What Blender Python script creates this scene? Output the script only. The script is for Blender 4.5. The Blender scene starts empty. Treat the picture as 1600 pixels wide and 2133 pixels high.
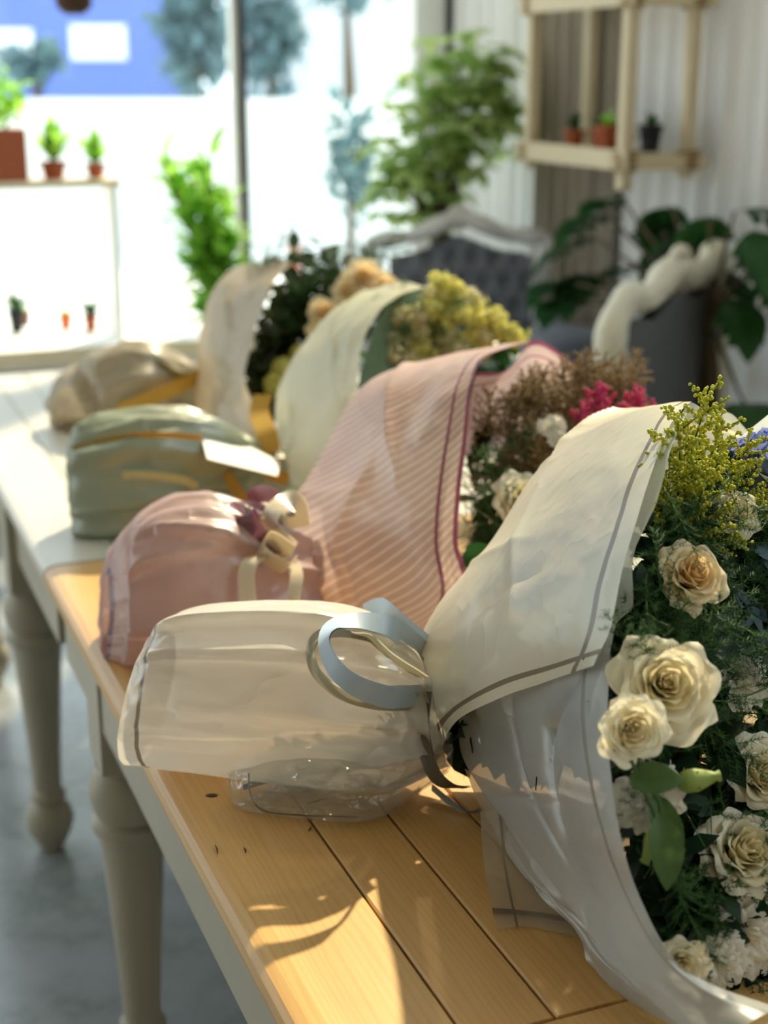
import bpy, math, random
import numpy as np
from mathutils import Vector, Matrix, noise

# ------------------------------------------------------------------ camera, world, sun, exposure
S = bpy.context.scene
COL = S.collection
F = 3000.0
PITCH = math.atan(916 / F)
CP, SP = math.cos(PITCH), math.sin(PITCH)
EYE = Vector((0, 0, 1.45))
cam_d = bpy.data.cameras.new('camera'); cam = bpy.data.objects.new('camera', cam_d); COL.objects.link(cam)
cam.location = EYE; cam.rotation_euler = (math.pi / 2 - PITCH, 0, 0)
cam_d.sensor_fit = 'VERTICAL'; cam_d.sensor_height = 24; cam_d.lens = 24 * F / 2133
cam_d.dof.use_dof = True; cam_d.dof.focus_distance = 1.27; cam_d.dof.aperture_fstop = 2.6
cam_d.clip_start = 0.02; cam_d.clip_end = 200
S.camera = cam
S.view_settings.view_transform = 'Standard'; S.view_settings.look = 'None'
S.view_settings.gamma = 1; S.view_settings.use_curve_mapping = False
S.view_settings.exposure = -0.20
S.cycles.max_bounces = 8; S.cycles.diffuse_bounces = 4; S.cycles.transparent_max_bounces = 24
S.cycles.glossy_bounces = 3; S.cycles.transmission_bounces = 6
S.cycles.caustics_reflective = False; S.cycles.caustics_refractive = False
S.cycles.sample_clamp_indirect = 6

W = bpy.data.worlds.new('sky'); S.world = W; W.use_nodes = True
wn = W.node_tree.nodes['Background']; wn.inputs[0].default_value = (0.80, 0.92, 1.0, 1); wn.inputs[1].default_value = 3.4
sun_d = bpy.data.lights.new('sun', 'SUN'); sun = bpy.data.objects.new('sun', sun_d); COL.objects.link(sun)
sun_d.energy = 9.5; sun_d.angle = math.radians(1.2); sun_d.color = (1.0, 0.82, 0.56)
to_sun = Vector((0.27, 0.79, 0.75)).normalized()
sun.rotation_euler = to_sun.to_track_quat('Z', 'Y').to_euler(); sun.location = (2, 6, 5)

TT = 0.75                                    # table top height
rnd = random.Random(7)

# ------------------------------------------------------------------ helpers
def ray(u, v):
    return Vector(((u - 800) / F, CP + (1066.5 - v) / F * SP, -SP + (1066.5 - v) / F * CP))
def V(u, v, d): return EYE + ray(u, v) * d
def Z(u, v, z=TT):
    r = ray(u, v); return EYE + r * ((z - EYE.z) / r.z)
RA = math.radians(22)
RC = Vector((math.cos(RA), math.sin(RA), 0)); RT = Vector((-math.sin(RA), math.cos(RA), 0))
E0 = Vector((-0.0738, 0.9443, 0))
def R(x, y, z=0): return E0 + RC * x + RT * y + Vector((0, 0, z))      # room frame: x across the table, y along it
def lin(*c):
    o = [(x / 255 / 12.92 if x / 255 <= .04045 else ((x / 255 + .055) / 1.055) ** 2.4) for x in c]
    return (o[0], o[1], o[2], 1)

class N:                                     # tiny node helper
    def __init__(s, name):
        s.m = bpy.data.materials.new(name); s.m.use_nodes = True; s.t = s.m.node_tree; s.t.nodes.clear()
        s.out = s.t.nodes.new('ShaderNodeOutputMaterial')
    def n(s, typ, **kw):
        nd = s.t.nodes.new(typ)
        for k, v in kw.items():
            if k.startswith('i_'):
                key = k[2:]; key = int(key) if key.isdigit() else key.replace('_', ' ')
                if hasattr(v, 'is_output'): s.t.links.new(v, nd.inputs[key])
                else: nd.inputs[key].default_value = v
            else: setattr(nd, k, v)
        return nd
    def mix(s, f, a, b):
        m = s.n('ShaderNodeMix', data_type='RGBA')
        for i, x in ((0, f), (6, a), (7, b)):
            if hasattr(x, 'is_output'): s.t.links.new(x, m.inputs[i])
            else: m.inputs[i].default_value = x
        return m.outputs[2]
    def math(s, op, a, b=0.0, c=0.0):
        m = s.n('ShaderNodeMath', operation=op)
        for i, x in ((0, a), (1, b), (2, c)):
            if hasattr(x, 'is_output'): s.t.links.new(x, m.inputs[i])
            else: m.inputs[i].default_value = x
        return m.outputs[0]
    def noise(s, scale, detail=3, vec=None, rough=.5):
        nd = s.n('ShaderNodeTexNoise'); nd.inputs['Scale'].default_value = scale; nd.inputs['Detail'].default_value = detail
        nd.inputs['Roughness'].default_value = rough
        if vec is not None: s.t.links.new(vec, nd.inputs['Vector'])
        return nd
    def coord(s, which='Object', sc=(1, 1, 1)):
        tc = s.n('ShaderNodeTexCoord'); mp = s.n('ShaderNodeMapping'); mp.inputs['Scale'].default_value = sc
        s.t.links.new(tc.outputs[which], mp.inputs['Vector']); return mp.outputs['Vector']
    def bump(s, h, strength=.3, dist=.002):
        b = s.n('ShaderNodeBump'); b.inputs['Strength'].default_value = strength; b.inputs['Distance'].default_value = dist
        s.t.links.new(h, b.inputs['Height']); return b.outputs[0]
    def done(s, sh): s.t.links.new(sh, s.out.inputs['Surface']); return s.m

def plain(name, col, rough=.6, var=.12, vs=8., spec=.3, metal=0., bump=0., bs=60.):
    s = N(name); v = s.coord()
    nz = s.noise(vs, 3, v)
    a = tuple(x * (1 - var) for x in col[:3]) + (1,); b = tuple(min(1, x * (1 + var)) for x in col[:3]) + (1,)
    c = s.mix(nz.outputs[0], a, b)
    p = s.n('ShaderNodeBsdfPrincipled'); s.t.links.new(c, p.inputs['Base Color'])
    p.inputs['Roughness'].default_value = rough; p.inputs['Specular IOR Level'].default_value = spec; p.inputs['Metallic'].default_value = metal
    if bump: s.t.links.new(s.bump(s.noise(bs, 3, v).outputs[0], bump), p.inputs['Normal'])
    return s.done(p.outputs[0])

def organic(name, col, col2=None, trans=.35, rough=.5, vs=30., spec=.25):       # leaves and petals: some light passes
    s = N(name); v = s.coord(); nz = s.noise(vs, 2, v)
    col2 = col2 or tuple(x * .75 for x in col[:3]) + (1,)
    c = s.mix(nz.outputs[0], col, col2)
    p = s.n('ShaderNodeBsdfPrincipled'); s.t.links.new(c, p.inputs['Base Color'])
    p.inputs['Roughness'].default_value = rough; p.inputs['Specular IOR Level'].default_value = spec
    t = s.n('ShaderNodeBsdfTranslucent'); s.t.links.new(c, t.inputs[0])
    m = s.n('ShaderNodeMixShader'); m.inputs[0].default_value = trans
    s.t.links.new(p.outputs[0], m.inputs[1]); s.t.links.new(t.outputs[0], m.inputs[2])
    return s.done(m.outputs[0])

def film(name, col, clear=.12, trans=.5, gloss=.10, rough=.35, stripes=(), ribs=None, bump=.25, bs=9., front=False):
    """wrapping sheet; stripes = (axis, centre, half width, colour), ribs = (count, mapping rotation, colour)"""
    s = N(name); uv = s.n('ShaderNodeUVMap').outputs[0]; sep = s.n('ShaderNodeSeparateXYZ', i_0=uv)
    v = s.coord(); nz = s.noise(6, 2, v)
    c = s.mix(nz.outputs[0], col, tuple(x * .93 for x in col[:3]) + (1,))
    op = None
    if ribs:
        cnt, rot, rc = ribs
        w = s.math('FRACT', s.math('ADD', s.math('MULTIPLY', sep.outputs[0], cnt * math.sin(rot)), s.math('MULTIPLY', sep.outputs[1], cnt * math.cos(rot))))
        k = s.math('LESS_THAN', w, .22)
        c = s.mix(s.math('MULTIPLY', k, .8), c, rc)
    for ax, cen, hw, sc in stripes:
        k = s.math('COMPARE', sep.outputs[0 if ax == 'U' else 1], cen, hw)
        if front: k = s.math('MULTIPLY', k, s.math('LESS_THAN', sep.outputs[1], .5))
        op = k if op is None else s.math('MAXIMUM', op, k)
        c = s.mix(k, c, sc)
    d = s.n('ShaderNodeBsdfDiffuse', i_0=c); t = s.n('ShaderNodeBsdfTranslucent', i_0=c)
    g = s.n('ShaderNodeBsdfGlossy'); g.inputs['Roughness'].default_value = rough
    tr = s.n('ShaderNodeBsdfTransparent')
    rn = s.noise(bs, 3, s.coord('Object', (.6, 1, 1)), .55)
    rid = s.math('POWER', s.math('SUBTRACT', 1.0, s.math('ABSOLUTE', s.math('MULTIPLY_ADD', rn.outputs[0], 3.2, -1.6))), 2.5)
    b = s.bump(rid, bump, .006)
    for q in (d, t, g): s.t.links.new(b, q.inputs['Normal'])
    def mx(f, a, bb):
        m = s.n('ShaderNodeMixShader')
        if hasattr(f, 'is_output'): s.t.links.new(f, m.inputs[0])
        else: m.inputs[0].default_value = f
        s.t.links.new(a, m.inputs[1]); s.t.links.new(bb, m.inputs[2]); return m.outputs[0]
    x = mx(trans, d.outputs[0], t.outputs[0]); x = mx(gloss, x, g.outputs[0])
    f = clear if op is None else s.math('MULTIPLY', s.math('SUBTRACT', 1.0, op), clear)
    return s.done(mx(f, x, tr.outputs[0]))

# ------------------------------------------------------------------ object plumbing
def tag(o, label=None, cat=None, group=None, kind=None):
    if label: o['label'] = label
    if cat: o['category'] = cat
    if group: o['group'] = group
    if kind: o['kind'] = kind
    return o
WM = {}                                      # world matrices of things
def thing(name, label, cat, loc=(0, 0, 0), rz=0., group=None):
    o = bpy.data.objects.new(name, None); o.empty_display_size = .05; COL.objects.link(o)
    o.location = loc; o.rotation_euler = (0, 0, rz)
    WM[o] = Matrix.Translation(Vector(loc)) @ Matrix.Rotation(rz, 4, 'Z')
    return tag(o, label, cat, group)

class MB:
    def __init__(s): s.v = []; s.f = []; s.mi = []; s.uv = None
    def add(s, vs, fs, mi=0):
        b = len(s.v); s.v.extend(Vector(p) for p in vs); s.f.extend(tuple(i + b for i in f) for f in fs); s.mi.extend([mi] * len(fs))
    def box(s, a, b, M=None, mi=0):
        vs = [Vector((x, y, z)) for z in (a[2], b[2]) for y in (a[1], b[1]) for x in (a[0], b[0])]
        if M is not None: vs = [M @ p for p in vs]
        s.add(vs, [(0, 2, 3, 1), (4, 5, 7, 6), (0, 1, 5, 4), (2, 6, 7, 3), (0, 4, 6, 2), (1, 3, 7, 5)], mi)
    def tube(s, pts, r, n=8, mi=0, cap=True):
        pts = [Vector(p) for p in pts]; k = len(pts); rs = r if hasattr(r, '__len__') else [r] * k
        vs = []; up = None
        for i, p in enumerate(pts):
            t = (pts[min(i + 1, k - 1)] - pts[max(i - 1, 0)])
            if t.length < 1e-9: t = Vector((0, 0, 1))
            t.normalize()
            if up is None: up = t.orthogonal().normalized()
            up = (up - t * up.dot(t)); up = up.normalized() if up.length > 1e-6 else t.orthogonal().normalized()
            w = t.cross(up)
            for a in range(n):
                q = 2 * math.pi * a / n; vs.append(p + (up * math.cos(q) + w * math.sin(q)) * rs[i])
        fs = [(i * n + a, i * n + (a + 1) % n, (i + 1) * n + (a + 1) % n, (i + 1) * n + a) for i in range(k - 1) for a in range(n)]
        if cap: fs += [tuple(range(n))[::-1], tuple((k - 1) * n + a for a in range(n))]
        s.add(vs, fs, mi)
    def lathe(s, prof, n=24, M=None, mi=0):      # prof: (r, z)
        vs = [Vector((r * math.cos(2 * math.pi * a / n), r * math.sin(2 * math.pi * a / n), z)) for r, z in prof for a in range(n)]
        if M is not None: vs = [M @ p for p in vs]
        k = len(prof)
        fs = [(i * n + a, i * n + (a + 1) % n, (i + 1) * n + (a + 1) % n, (i + 1) * n + a) for i in range(k - 1) for a in range(n)]
        fs += [tuple(range(n))[::-1], tuple((k - 1) * n + a for a in range(n))]
        s.add(vs, fs, mi)
    def ball(s, c, r, seg=8, rings=6, sc=(1, 1, 1), M=None, mi=0):
        vs = []
        for i in range(1, rings):
            th = math.pi * i / rings
            for a in range(seg):
                q = 2 * math.pi * a / seg; vs.append(Vector((r * sc[0] * math.sin(th) * math.cos(q), r * sc[1] * math.sin(th) * math.sin(q), r * sc[2] * math.cos(th))))
        vs += [Vector((0, 0, r * sc[2])), Vector((0, 0, -r * sc[2]))]
        if M is not None: vs = [M @ p for p in vs]
        vs = [p + Vector(c) for p in vs]
        fs = [(i * seg + a, (i + 1) * seg + a, (i + 1) * seg + (a + 1) % seg, i * seg + (a + 1) % seg) for i in range(rings - 2) for a in range(seg)]
        t = (rings - 1) * seg
        fs += [(t, a, (a + 1) % seg) for a in range(seg)] + [(t + 1, (rings - 2) * seg + (a + 1) % seg, (rings - 2) * seg + a) for a in range(seg)]
        s.add(vs, fs, mi)
    def grid(s, P, mi=0, close=False):            # P[i][j] of vectors
        a, b = len(P), len(P[0]); vs = [p for r in P for p in r]
        fs = [(i * b + j, i * b + (j + 1) % b, (i + 1) * b + (j + 1) % b, (i + 1) * b + j) for i in range(a - 1) for j in range(b if close else b - 1)]
        s.add(vs, fs, mi)
    def mesh(s, name, mats, smooth=True):
        me = bpy.data.meshes.new(name); me.from_pydata([tuple(p) for p in s.v], [], s.f)
        mats = mats if isinstance(mats, (list, tuple)) else [mats]
        for m in mats: me.materials.append(m)
        if len(mats) > 1: me.polygons.foreach_set('material_index', s.mi)
        if smooth: me.polygons.foreach_set('use_smooth', [True] * len(me.polygons))
        me.update(); return me

def link(name, me, parent=None, M=None):
    o = bpy.data.objects.new(name, me); COL.objects.link(o)
    if parent is not None: o.parent = parent
    if M is not None: o.matrix_local = M
    WM[o] = (WM.get(parent, Matrix()) if parent is not None else Matrix()) @ (M if M is not None else Matrix())
    return o
def obj(name, mb, mats, parent=None, smooth=True, world=False, bevel=0.):
    if world and parent is not None:
        if 'bouquet' in parent.name:
            for p in mb.v: p.z = max(p.z, TT + .001)
        inv = WM[parent].inverted(); mb.v = [inv @ p for p in mb.v]
    o = link(name, mb.mesh(name, mats, smooth), parent)
    if bevel:
        b = o.modifiers.new('bevel', 'BEVEL'); b.width = bevel; b.segments = 2; b.limit_method = 'ANGLE'
        b.harden_normals = False
    return o
def solo(name, mb, mats, label, cat, group=None, smooth=True, loc=None, bevel=0.):
    """a thing that is one mesh; mesh given in world space, origin moved to loc"""
    if loc is not None:
        L = Vector(loc); mb.v = [p - L for p in mb.v]
    o = link(name, mb.mesh(name, mats, smooth), None, Matrix.Translation(Vector(loc)) if loc is not None else None)
    if bevel:
        b = o.modifiers.new('bevel', 'BEVEL'); b.width = bevel; b.segments = 2; b.limit_method = 'ANGLE'
    return tag(o, label, cat, group)
def struct(name, mb, mats, smooth=False):
    o = obj(name, mb, mats, None, smooth); o['kind'] = 'structure'; return o
def copy_tree(o, parent=None, M=None):
    c = o.copy(); COL.objects.link(c)
    if parent is not None: c.parent = parent
    if M is not None: c.matrix_local = M
    WM[c] = (WM.get(c.parent, Matrix()) if c.parent else Matrix()) @ c.matrix_local
    for ch in list(o.children): copy_tree(ch, c)
    return c
def frame_to(n, spin=0., scale=1., loc=(0, 0, 0)):     # matrix whose +Z is n
    q = Vector(n).normalized().to_track_quat('Z', 'Y').to_matrix().to_4x4()
    return Matrix.Translation(Vector(loc)) @ q @ Matrix.Rotation(spin, 4, 'Z') @ Matrix.Scale(scale, 4)
def flat(n_mat, name): pass

def cr(P, n, closed=False):                   # catmull-rom along axis 0 of numpy array, n samples
    P = np.asarray(P, float); k = len(P)
    Q = np.concatenate([2 * P[:1] - P[1:2], P, 2 * P[-1:] - P[-2:-1]]) if not closed else np.concatenate([P[-1:], P, P[:2]])
    m = k - 1 if not closed else k
    out = []
    for t in np.linspace(0, m, n, endpoint=not closed):
        i = min(int(t), m - 1); f = t - i; a, b, c, d = Q[i:i + 4]
        out.append(.5 * (2 * b + (c - a) * f + (2 * a - 5 * b + 4 * c - d) * f * f + (3 * b - a - 3 * c + d) * f ** 3))
    return np.array(out)
def curve(pts, n, closed=False): return [Vector(p) for p in cr([tuple(p) for p in pts], n, closed)]

def sheet(name, rows, mat, parent, nu=70, nv=70, wr=.004, wf=(3, 9), creases=(), seed=0., edge=0., hem=0.):
    """sheet lofted through rows of (u, v, depth) picked points; wr = wrinkle depth"""
    P = np.array([[tuple(q if isinstance(q, Vector) else V(*q)) for q in r] for r in rows])      # rows x cols x 3
    A = cr(P, nv)                                                # along rows
    A = cr(A.transpose(1, 0, 2), nu).transpose(1, 0, 2)          # along cols -> nv x nu x 3
    du = np.gradient(A, axis=1); dv = np.gradient(A, axis=0)
    n = np.cross(du, dv); n /= np.linalg.norm(n, axis=2, keepdims=True) + 1e-12
    for j in range(nv):
        for i in range(nu):
            a, b = i / (nu - 1), j / (nv - 1)
            x = noise.noise(Vector((a * wf[0] + seed, b * wf[1], seed * 3.1)))
            x2 = noise.noise(Vector((a * wf[0] * 2.3 + b * 3 + seed, b * wf[1] * 1.7, seed)))
            d = wr * ((1 - abs(x) * 2.2) * .8 + (1 - abs(x2) * 2.) * .35)
            for u0, v0, u1, v1, am, w in creases:
                e = np.array([u1 - u0, v1 - v0]); L2 = e @ e; q = np.array([a - u0, b - v0]); t = min(1, max(0, (q @ e) / L2))
                dd = np.linalg.norm(q - e * t); d += am * math.exp(-dd / w) * (1 - .5 * t)
            A[j, i] += n[j, i] * d
    A[:, :, 2] = np.maximum(A[:, :, 2], TT + .0015)
    mb = MB(); mb.grid([[Vector(A[j, i]) for i in range(nu)] for j in range(nv)])
    inv = WM[parent].inverted(); mb.v = [inv @ p for p in mb.v]
    me = mb.mesh(name, mat); uvl = me.uv_layers.new(name='UVMap')
    for li, lo in enumerate(me.loops):
        k = lo.vertex_index; uvl.data[li].uv = ((k % nu) / (nu - 1), (k // nu) / (nv - 1))
    return link(name, me, parent)

def bag(name, secs, mat, parent, n=64, m=70, pleat=.006, pf=9, creases=(), seed=0., world=True):
    """closed wrapped sleeve: secs = (top pixel, bottom pixel, depth, fatness) along the axis"""
    C = []
    for (tu, tv), (bu, bv), d, fat in secs:
        a, b = V(tu, tv, d), V(bu, bv, d); c = (a + b) / 2; up = (a - b) / 2
        C.append(tuple(c) + tuple(up) + (fat,))
    C = cr(C, m); P = []
    for i, q in enumerate(C):
        c = Vector(q[:3]); up = Vector(q[3:6]); fat = q[6]
        tdir = Vector(C[min(i + 1, m - 1)][:3]) - Vector(C[max(i - 1, 0)][:3]); tdir.normalize()
        fw = tdir.cross(up).normalized() * fat
        row = []
        for a in range(n + 1):
            an = 2 * math.pi * a / n
            s_, c_ = math.sin(an), math.cos(an)
            p = c + up * c_ * abs(c_) ** -.15 if abs(c_) > 1e-6 else c.copy()
            p = c + up * math.copysign(abs(c_) ** .85, c_) + fw * math.copysign(abs(s_) ** .85, s_)
            t = i / (m - 1)
            w = noise.noise(Vector((t * 2.2 + seed, math.cos(an) * pf * .45, math.sin(an) * pf * .45 + seed)))
            w2 = noise.noise(Vector((t * 6 + seed, math.cos(an) * pf, math.sin(an) * pf)))
            r = (p - c).normalized()
            dd = pleat * ((1 - abs(w) * 2.4) + .45 * (1 - abs(w2) * 2.2))
            for t0, a0, t1, a1, am, wd in creases:
                e = np.array([t1 - t0, a1 - a0]); x = np.array([t - t0, a / n - a0]); tt = min(1, max(0, (x @ e) / (e @ e)))
                sg = e[0] * x[1] - e[1] * x[0]; ww = wd * (2.6 if sg < 0 else .35)
                dd += am * math.exp(-np.linalg.norm(x - e * tt) / ww) * (.35 + .65 * math.sin(math.pi * min(1, max(0, tt * .8 + .15))))
            row.append(p + r * dd)
        P.append(row)
    mb = MB(); mb.grid(P); inv = WM[parent].inverted(); mb.v = [inv @ p for p in mb.v]
    for k, p in enumerate(mb.v):
        w = WM[parent] @ p
        if w.z < TT + .001 and w.z > .6: w.z = TT + .001 + rnd.random() * .001; mb.v[k] = inv @ w
    me = mb.mesh(name, mat); uvl = me.uv_layers.new(name='UVMap')
    for li, lo in enumerate(me.loops):
        k = lo.vertex_index; uvl.data[li].uv = ((k // (n + 1)) / (m - 1), (k % (n + 1)) / n)
    return link(name, me, parent)

def ribbon(name, pts, wdir, width, mat, parent, n=70, thick=.0006, closed=False, tilt=None):
    c = curve(pts, n, closed); W_ = [Vector(w) for w in cr([tuple(w) for w in wdir], n)] if isinstance(wdir, list) else [Vector(wdir)] * n
    mb = MB(); P = []
    for i, p in enumerate(c):
        t = (c[min(i + 1, n - 1)] - c[max(i - 1, 0)]).normalized(); w = W_[i]
        if tilt is not None: vd = Vector((.05, .93, -.36)).normalized(); w = t.cross(vd).normalized() + vd * float(np.interp(i / (n - 1), np.linspace(0, 1, len(tilt)), tilt))
        w = w; w = (w - t * w.dot(t)).normalized() * width / 2
        k = t.cross(w).normalized() * thick
        P.append([p - w + k, p + w + k, p + w - k, p - w - k])
    mb.grid([q[:2] for q in P]); mb.grid([q[2:] for q in P])
    return obj(name, mb, mat, parent, world=True)

# ------------------------------------------------------------------ materials
def wood(name, c1, c2, cdark, rough=.38):
    s = N(name); v = s.coord('Object', (1, .06, 1)); n1 = s.noise(26, 4, v, .6)
    v2 = s.coord('Object', (1, .022, 1)); n2 = s.noise(230, 2, v2, .6)
    tc = s.n('ShaderNodeTexCoord'); sx = s.n('ShaderNodeSeparateXYZ', i_0=tc.outputs['Object'])
    w = s.math('SINE', s.math('ADD', s.math('MULTIPLY', sx.outputs[0], 900), s.math('MULTIPLY', n1.outputs[0], 34)))
    w = s.math('MULTIPLY_ADD', w, .5, .5)
    pk = s.math('FLOOR', s.math('DIVIDE', s.math('SUBTRACT', sx.outputs[0], .045), .075))
    wn_ = s.n('ShaderNodeTexWhiteNoise', noise_dimensions='1D', i_W=pk)
    base = s.mix(n1.outputs[0], c1, c2)
    base = s.mix(s.math('MULTIPLY', s.math('POWER', w, 3), .16), base, cdark)
    base = s.mix(s.math('MULTIPLY', n2.outputs[0], .16), base, cdark)
    base = s.mix(s.math('MULTIPLY', wn_.outputs[0], .22), base, c2)
    p = s.n('ShaderNodeBsdfPrincipled'); s.t.links.new(base, p.inputs['Base Color'])
    p.inputs['Roughness'].default_value = rough; p.inputs['Specular IOR Level'].default_value = .35
    s.t.links.new(s.bump(n2.outputs[0], .12, .0006), p.inputs['Normal'])
    return s.done(p.outputs[0])
M = {}
M['pine'] = wood('pine_boards', lin(222, 184, 120), lin(200, 152, 90), lin(150, 96, 44))
M['pine_edge'] = wood('pine_edge', lin(205, 170, 120), lin(178, 140, 92), lin(120, 84, 48))
M['gap'] = plain('dark_gap', lin(60, 38, 18), .9)
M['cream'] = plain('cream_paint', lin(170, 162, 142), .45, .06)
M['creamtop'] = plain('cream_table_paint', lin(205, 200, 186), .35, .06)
M['palewood'] = plain('pale_timber', lin(206, 190, 160), .6, .1, 14)
M['sillwood'] = plain('sill_timber', lin(234, 216, 188), .5, .1, 14)
M['white'] = plain('white_paint', lin(235, 235, 232), .5, .04)
M['ridge'] = plain('white_ribbed_panel', lin(230, 230, 230), .5, .05)
M['grey_fab'] = plain('grey_upholstery', lin(104, 106, 110), .85, .15, 40, bump=.3, bs=400)
M['grey_vel'] = plain('grey_velvet', lin(120, 124, 136), .7, .15, 20)
M['ivory'] = plain('ivory_carved_wood', lin(222, 216, 196), .45, .06)
M['silverwhite'] = plain('white_carved_wood', lin(232, 232, 236), .4, .05)
M['terra'] = plain('terracotta', lin(168, 92, 62), .8, .12, 30)
M['orange'] = plain('orange_glaze', lin(232, 120, 70), .4, .08)
M['black'] = plain('black_pot', lin(34, 36, 42), .5)
M['soil'] = plain('soil', lin(50, 38, 28), .95, .3, 60)
M['metal'] = plain('dark_window_metal', lin(66, 70, 78), .4, .05, metal=.3)
M['rope'] = plain('jute_rope', lin(150, 122, 84), .9, .2, 90)
M['bark'] = plain('bark', lin(88, 74, 56), .9, .2, 30)
M['leaf_b'] = organic('bright_leaf', lin(190, 228, 110), lin(140, 198, 76), .7)
M['leaf_v'] = organic('variegated_leaf', lin(120, 178, 92), lin(238, 240, 176), .65, vs=16)
M['leaf_d'] = organic('dark_leaf', lin(62, 110, 52), lin(34, 72, 40), .35, .35)
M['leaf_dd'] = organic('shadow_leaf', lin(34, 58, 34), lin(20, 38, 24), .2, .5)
M['fern'] = organic('fern_needles', lin(90, 130, 70), lin(52, 90, 52), .25)
M['olive'] = organic('olive_leaf', lin(74, 84, 42), lin(44, 56, 34), .3)
M['solid'] = organic('yellow_green_buds', lin(226, 220, 84), lin(180, 188, 68), .3, vs=60)
M['solidstem'] = organic('yellow_green_stems', lin(128, 146, 56), lin(84, 116, 48), .3)
M['rose'] = organic('cream_petal', lin(252, 246, 226), lin(246, 236, 206), .4, .55, 25)
M['rosein'] = organic('cream_inner_petal', lin(250, 240, 204), lin(244, 226, 178), .4, .55, 25)
M['lisi'] = organic('white_petal', lin(250, 246, 234), lin(242, 238, 224), .45, .55, 20)
M['peach'] = organic('peach_petal', lin(252, 240, 208), lin(248, 226, 180), .4, .55, 25)
M['peachin'] = organic('peach_inner_petal', lin(250, 226, 176), lin(244, 208, 146), .4, .55, 25)
M['hydb'] = organic('blue_petal', lin(156, 166, 214), lin(118, 134, 196), .4, .6, 40)
M['hydshade'] = organic('shaded_blue_petal', lin(138, 160, 172), lin(104, 132, 140), .35, .6, 40)  # petal blue greyed and dulled, shade put into the colour
M['hydy'] = organic('yellow_cream_petal', lin(236, 230, 150), lin(212, 208, 112), .4, .6, 60)
M['hydw'] = organic('pale_cream_petal', lin(236, 232, 196), lin(214, 204, 150), .4, .6, 60)
M['bud'] = organic('green_bud', lin(178, 192, 110), lin(132, 156, 76), .3, .45, 20)
M['sepal'] = organic('sepal_green', lin(92, 118, 66), lin(66, 94, 52), .3, .45, 20)
M['mist'] = organic('brown_mist_buds', lin(206, 184, 142), lin(160, 138, 100), .3)
M['mistst'] = organic('brown_mist_stems', lin(104, 92, 60), lin(74, 70, 46), .2)
M['pinkf'] = organic('pink_buds', lin(236, 104, 156), lin(214, 66, 126), .35)
M['stemg'] = organic('cut_stems', lin(84, 110, 60), lin(52, 78, 42), .1)

TAUPE = lin(132, 118, 98)
M['fA'] = film('frosted_sheet_upper', lin(236, 230, 210), .05, .52, .10, stripes=[('U', .895, .014, TAUPE), ('V', .062, .012, TAUPE)])
M['fA2'] = film('frosted_sheet_layer', lin(226, 232, 222), .14, .55, .10)
M['fB'] = film('frosted_sheet_lower', lin(196, 198, 196), .12, .5, .12, stripes=[('U', .80, .016, lin(150, 146, 138))])
M['fC'] = film('frosted_sheet_under', lin(214, 216, 212), .22, .5, .12)
M['fD'] = film('frosted_sheet_back', lin(206, 208, 196), .32, .6, .08, stripes=[('V', .80, .02, lin(232, 206, 160))])
M['fE'] = film('frosted_sheet_corner', lin(210, 206, 194), .55, .5, .1, stripes=[('V', .83, .03, TAUPE), ('U', .35, .02, TAUPE)])
M['fH'] = film('frosted_sleeve', lin(228, 222, 212), .18, .42, .16, .26, stripes=[('U', .10, .009, TAUPE)], bump=.55, bs=11, front=True)
M['clear'] = film('clear_bag', lin(220, 222, 214), .62, .4, .35, .12, bump=.6, bs=30)
PL = lin(140, 66, 98)
M['pP'] = film('pink_ribbed_sheet', lin(206, 180, 176), .05, .5, .08, ribs=(40, -.35, lin(252, 236, 226)), stripes=[('U', .845, .012, PL), ('U', .985, .020, PL)])
M['pQ'] = film('pink_back_sheet', lin(214, 190, 186), .12, .55, .08, stripes=[('V', .975, .03, PL), ('V', .80, .012, PL)])
M['pH'] = film('pink_sleeve', lin(196, 166, 160), .05, .45, .10, .35, stripes=[('U', .004, .012, lin(110, 56, 76))], bump=.5, front=True)
M['pPl'] = film('plum_ribbon_gauze', lin(138, 84, 98), .25, .5, .12)
M['gP'] = film('sage_sheet', lin(208, 204, 172), .0, .42, .08)
M['gI'] = film('green_grey_sheet', lin(104, 128, 108), .0, .4, .08)
M['gH'] = film('sage_sleeve', lin(154, 162, 138), .0, .3, .10, .35, bump=.3)
M['bP'] = film('beige_sheet', lin(192, 174, 144), .0, .42, .08)
M['bH'] = film('beige_sleeve', lin(184, 172, 148), .0, .4, .08)
M['gold'] = plain('mustard_ribbon', lin(196, 154, 66), .45, .12)
M['bluer'] = plain('pale_blue_satin', lin(176, 194, 212), .32, .05, spec=.5)
def ribbed(name, c):
    s = N(name); v = s.coord('Object'); w = s.n('ShaderNodeTexWave'); w.inputs['Scale'].default_value = 280; s.t.links.new(v, w.inputs[0])
    p = s.n('ShaderNodeBsdfPrincipled'); s.t.links.new(s.mix(w.outputs[1], c, tuple(x * .6 for x in c[:3]) + (1,)), p.inputs['Base Color']); p.inputs['Roughness'].default_value = .5
    t = s.n('ShaderNodeBsdfTranslucent', i_0=c); m = s.n('ShaderNodeMixShader'); m.inputs[0].default_value = .4
    s.t.links.new(p.outputs[0], m.inputs[1]); s.t.links.new(t.outputs[0], m.inputs[2]); return s.done(m.outputs[0])
M['greyr'] = ribbed('beige_grosgrain', lin(206, 200, 178))
M['creamr'] = film('cream_satin', lin(240, 226, 200), .0, .4, .15, .3)
M['card'] = plain('white_card', lin(240, 238, 232), .6, .03)
M['ink'] = plain('printed_ink', lin(214, 170, 110), .6)

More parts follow.
